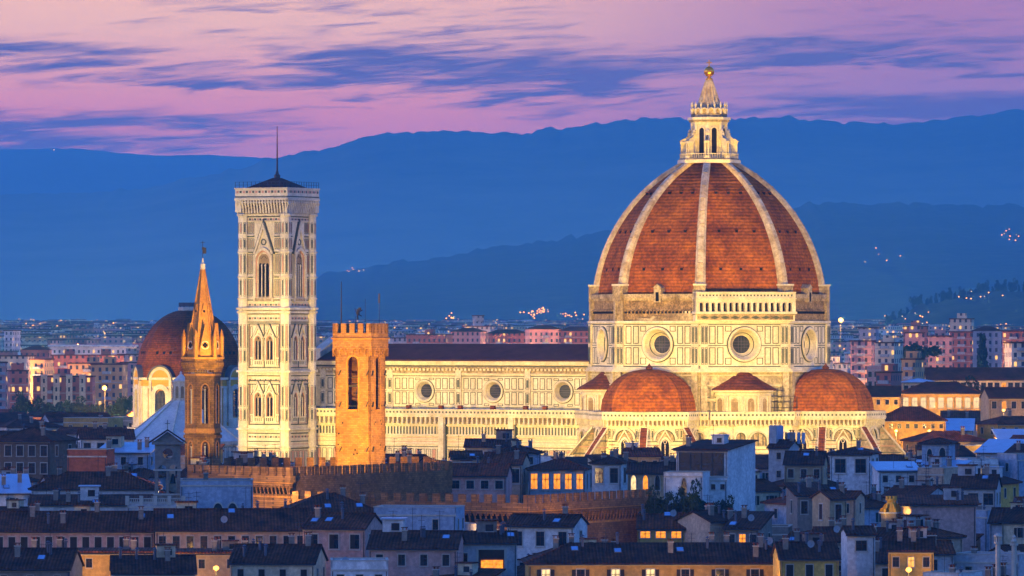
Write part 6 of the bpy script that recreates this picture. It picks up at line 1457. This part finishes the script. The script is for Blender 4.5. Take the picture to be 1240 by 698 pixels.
for Y, hb in ((1950, 22), (2120, 24), (2250, 24), (2400, 24), (2600, 24), (2850, 22), (3150, 22), (3500, 20), (3900, 20)):
    px = -20
    while px < 1260:
        wpx = FAR.uniform(14, 44)*FPX/Y/3.0*.55+8; p1 = px+wpx
        if cnt < 230 and not (px < 178 and Y < 2560) and not (470 < p1 and px < 724 and Y < 3050) and not (px > 1020 and Y < 2480) and not (Y < 2500 and 290 < p1 and px < 1040) and FAR.random() < .85 and not (300 < px and p1 < 386) and not (730 < px and p1 < 1000):
            h = hb*FAR.uniform(.45, .95); yt = HY+(CZ-gz(Y)-h)*FPX/Y; col = FAR.choice(('pink', 'rust red', 'cream', 'ochre', 'pink', 'rust red', 'grey', 'cream'))
            where = 'left of the yellow drum' if px < 180 else 'between orange tower and drum' if px < 720 else 'right of the drum'
            block(px, p1, yt, Y+FAR.uniform(-40, 40), col, '%s block of the hazy far town %s' % (col, where), FAR.uniform(10, 16), group='far town blocks', extra=False); cnt += 1
        px = p1+FAR.uniform(0, 12)*FPX/Y/3
emit('town_light', (255, 168, 84), 3)
# farther than that the town is one mass
b = MB(); LT = MB()
for _ in range(5200):
    Y = 4100+4200*FAR.random()**1.4; px = FAR.uniform(-30, 1270); s = Y/FPX; w, d, h = FAR.uniform(8, 40), FAR.uniform(8, 16), FAR.uniform(6, 19)
    if px > 1060 and Y > 4100 and FAR.random() < .4: continue
    b.box(((px-620)*s, Y, gz(Y)+h/2-2), (w, d, h+4), M['block '+FAR.choice(list(BK))], FAR.uniform(-.5, .5))
    if FAR.random() < .5: b.box(((px-620)*s, Y, gz(Y)+h+.5), (w+.6, d+.6, 1), M['roof_far'], 0)
for _ in range(520):
    Y = 4000+4300*FAR.random(); px = FAR.uniform(-10, 1250); s = Y/FPX; r = FAR.uniform(.35, .95)*Y/6000; z = gz(Y)+FAR.uniform(9, 20)
    b.lathe([(.02, z-r), (r, z), (.02, z+r)], M['town_light'], ((px-620)*s, Y-12), 6)
tag(b.build('distant_town'), 'hazy distant town spread over the plain below the hills', 'town', None, 'stuff')
# ================================================================ street lamps of the far town
emit('lamp_orange', (255, 150, 60), 6); emit('lamp_white', (255, 206, 140), 3.5); emit('lamp_glare', (255, 160, 50), 9)
def lamp_mesh(e, r, h):
    b = MB(); b.tube((0, 0, 0), (0, 0, h), .09, M['iron'], 5); b.tube((0, 0, h), (0, -.7, h+.15), .07, M['iron'], 4)
    b.lathe([(.02, h-r*.9), (r*.8, h-r*.4), (r, h), (r*.7, h+r*.6), (.02, h+r*.8)], e, (0, -.7), 8); return b.mesh('street_lamp')
LMS = [lamp_mesh(M['lamp_orange'], r, 8) for r in (.45, .7, 1.0)]+[lamp_mesh(M['lamp_white'], r, 8) for r in (.4, .65)]
def lamp(px, py, Y, k, label, group='street lamps of the far town'):
    x, y, z = at(px, py, Y); o = bpy.data.objects.new('street_lamp', LMS[k]); COL.objects.link(o); o.location = (x, y, z-8); return tag(o, label, 'street lamp', group)
for i in range(150):
    Y = 1900+3800*FAR.random(); px = FAR.choice((FAR.uniform(0, 165), FAR.uniform(470, 720), FAR.uniform(1010, 1240)))
    zz = gz(Y)+FAR.uniform(8, 17); py = HY+(CZ-zz)*FPX/Y
    where = 'left of the yellow drum' if px < 180 else 'between orange tower and drum' if px < 720 else 'right of the drum'; k = FAR.choice((0, 0, 0, 1, 1, 2, 3, 3, 4))
    if i % 2 == 0 and Y < 3800:                # the lamps that light the fronts around them
        d = bpy.data.lights.new('lamp_light', 'POINT'); d.energy = 15000*(Y/2400); d.color = (1, .50, .22); d.shadow_soft_size = .5; o = bpy.data.objects.new('lamp_light', d); COL.objects.link(o)
        x, y, z = at(px, py, Y); o.location = (x, y-2.2, z)
    lamp(px, py, Y, k, 'small %s street lamp glowing in the far town %s' % ('orange' if k < 3 else 'white', where))
# lit villages on the hill slopes
for cx, cyy, sx_, sy_, n, Y, wh in ((650, 377, 16, 5, 30, 5900, 'hill village above the nave roof'), (548, 384, 6, 3, 8, 5600, 'little hill hamlet right of the orange tower'), (430, 327, 16, 3, 9, 12300, 'ridge hamlet above the orange tower'), (1110, 382, 20, 6, 8, 5100, 'slope right of the starry lamp'), (1225, 285, 14, 8, 9, 11300, 'upper slope at the right edge'), (1075, 315, 20, 12, 7, 10700, 'upper slope right of the dome'), (690, 381, 14, 4, 10, 5700, 'slope left of the drum'), (66, 181, 5, 1, 3, 24300, 'far ridge at the left'), (1180, 358, 30, 6, 9, 6380, 'wooded hill'), (100, 396, 90, 3, 22, 6000, 'left plain at the horizon')):
    for i in range(n):
        s = Y/6000
        x, y, z = at(FAR.gauss(cx, sx_*.6), FAR.gauss(cyy, sy_*.6), Y-FAR.uniform(0, 60)); o = bpy.data.objects.new('street_lamp', LMS[FAR.choice((1, 2, 2, 4))]); COL.objects.link(o); o.location = (x, y, z-6*s); o.scale = (s*.75,)*3
        tag(o, 'tiny lamp of the %s' % wh, 'street lamp', 'lamps of the %s' % wh)
# the two glaring ones
for px, py, Y, lb in ((1018, 388, 2750, 'very bright orange street lamp right of the drum'), (127, 470, 1800, 'glaring yellow street lamp among blocks left of the yellow drum')):
    x, y, z = at(px, py, Y); r = thing('street_lamp', lb, 'street lamp', (x, y, 0)); b = MB(); b.tube((0, 0, gz(Y)), (0, 0, z), .07, M['void'], 6); b.tube((0, 0, z), (0, -1.2, z+.2), .07, M['void'], 5); b.build('pole', r)
    b = MB(); q = Y/2300*1.0; b.lathe([(.02, z-q), (q*.8, z-q*.6), (q, z), (q*.8, z+q*.6), (.02, z+q)], M['lamp_glare'], (0, -1.4), 12); b.build('lamp_head', r)
    d = bpy.data.lights.new('lamp_light', 'POINT'); d.energy = 90000 if Y < 2000 else 120000; d.color = (1, .5, .12); d.shadow_soft_size = 1.5; o = bpy.data.objects.new('lamp_light', d); COL.objects.link(o); o.location = (x, y-4.5, z)
WARM=(1,.61,.09); WHITE=(1,.65,.13); SOD=(1,.54,.02)
flood(dw(-75,-130,34), dw(-62,-12,38), 480000, WARM, 60)
flood(dw(-20,-135,34), dw(-25,-15,40), 480000, WARM, 60)
flood(dw(30,-130,34), dw(5,-20,50), 560000, WARM, 60)
flood(dw(90,-105,34), dw(18,-18,55), 590000, WARM, 60)
flood(dw(120,-40,34), dw(28,0,45), 320000, WARM, 60)
flood(dw(-95,-110,34), dw(-100,-30,55), 400000, WHITE, 60)
flood(dw(-55,-70,34), dw(-98,-28,45), 90000, WHITE, 70)
flood(dw(45,-95,34), dw(0,0,103), 900000, (1,.55,.0), 14)
for c_,wt in (((tw_x-14,tw_y-34,33),170000),((tw_x+20,tw_y-26,33),144000)): flood(c_, (tw_x,tw_y,42), wt, SOD, 60)
flood((sx+16,sy-34,36),(sx,sy,60),240000,(1,.60,.08),40)
flood((sx-4,sy-34,30),(sx,sy,40),70000,(1,.62,.10),40)
flood((dx-40,dy-60,34),(dx-10,dy,33),330000,(1,.60,.08),46)
# street lighting at the foot of the crenellated palace
for px, Y, wt in ((520, 892, 20000), (610, 888, 14000), (690, 905, 13000), (750, 915, 9000)):
    x, y, z = at(px, 640, Y); flood((x, y-9, 21), (x, y+12, 24), wt, (1,.56,.2), 120, .4)
# street lamps whose light shows on the fronts beside them
for px, py, Y, wt, lb in ((1085, 522, 1322, 26000, 'orange street lamp under the golden lit wall, left one'), (1125, 522, 1322, 26000, 'orange street lamp under the golden lit wall, right one'), (1112, 500, 1492, 30000, 'orange street lamp below the lit palace wing, left one'), (1168, 500, 1492, 30000, 'orange street lamp below the lit palace wing, right one'), (1215, 497, 1430, 16000, 'orange street lamp in front of the tan house at the right edge'),
        (1180, 476, 1748, 30000, 'orange street lamp in front of the long cream building'), (60, 686, 818, 6000, 'street lamp lighting the low ochre front at the bottom left'), (150, 686, 818, 6000, 'street lamp lighting the right end of the low ochre front'), (262, 688, 815, 5000, 'street lamp lighting the low terracotta front'), (760, 712, 792, 6000, 'street lamp at the foot of the long ochre house'), (880, 712, 792, 6000, 'second street lamp at the foot of the long ochre house by its dark windows'), (50, 676, 838, 2600, 'street lamp in the lane before the long pinkish house'), (130, 676, 838, 2600, 'street lamp in the lane near the right half of the long pinkish house'), (240, 676, 832, 2600, 'street lamp in the lane before the long beige house'), (325, 676, 832, 2600, 'street lamp in the lane at the right end of the long beige house'), (1100, 690, 795, 4000, 'street lamp below the yellow house at the bottom right')):
    x, y, z = at(px, py, Y); o = bpy.data.objects.new('street_lamp', LMS[0]); COL.objects.link(o); o.location = (x, y, z-8); tag(o, lb, 'street lamp', 'street lamps between the houses')
    d = bpy.data.lights.new('lamp_light', 'POINT'); d.energy = wt/8; d.color = (1, .55, .14); d.shadow_soft_size = .4; q = bpy.data.objects.new('lamp_light', d); COL.objects.link(q); q.location = (x, y-1.2, z)
x, y, z = at(300, 585, 930); flood((x, y-4, 24), (x, y+22, 29), 60000, (1, .62, .22), 130, .4)
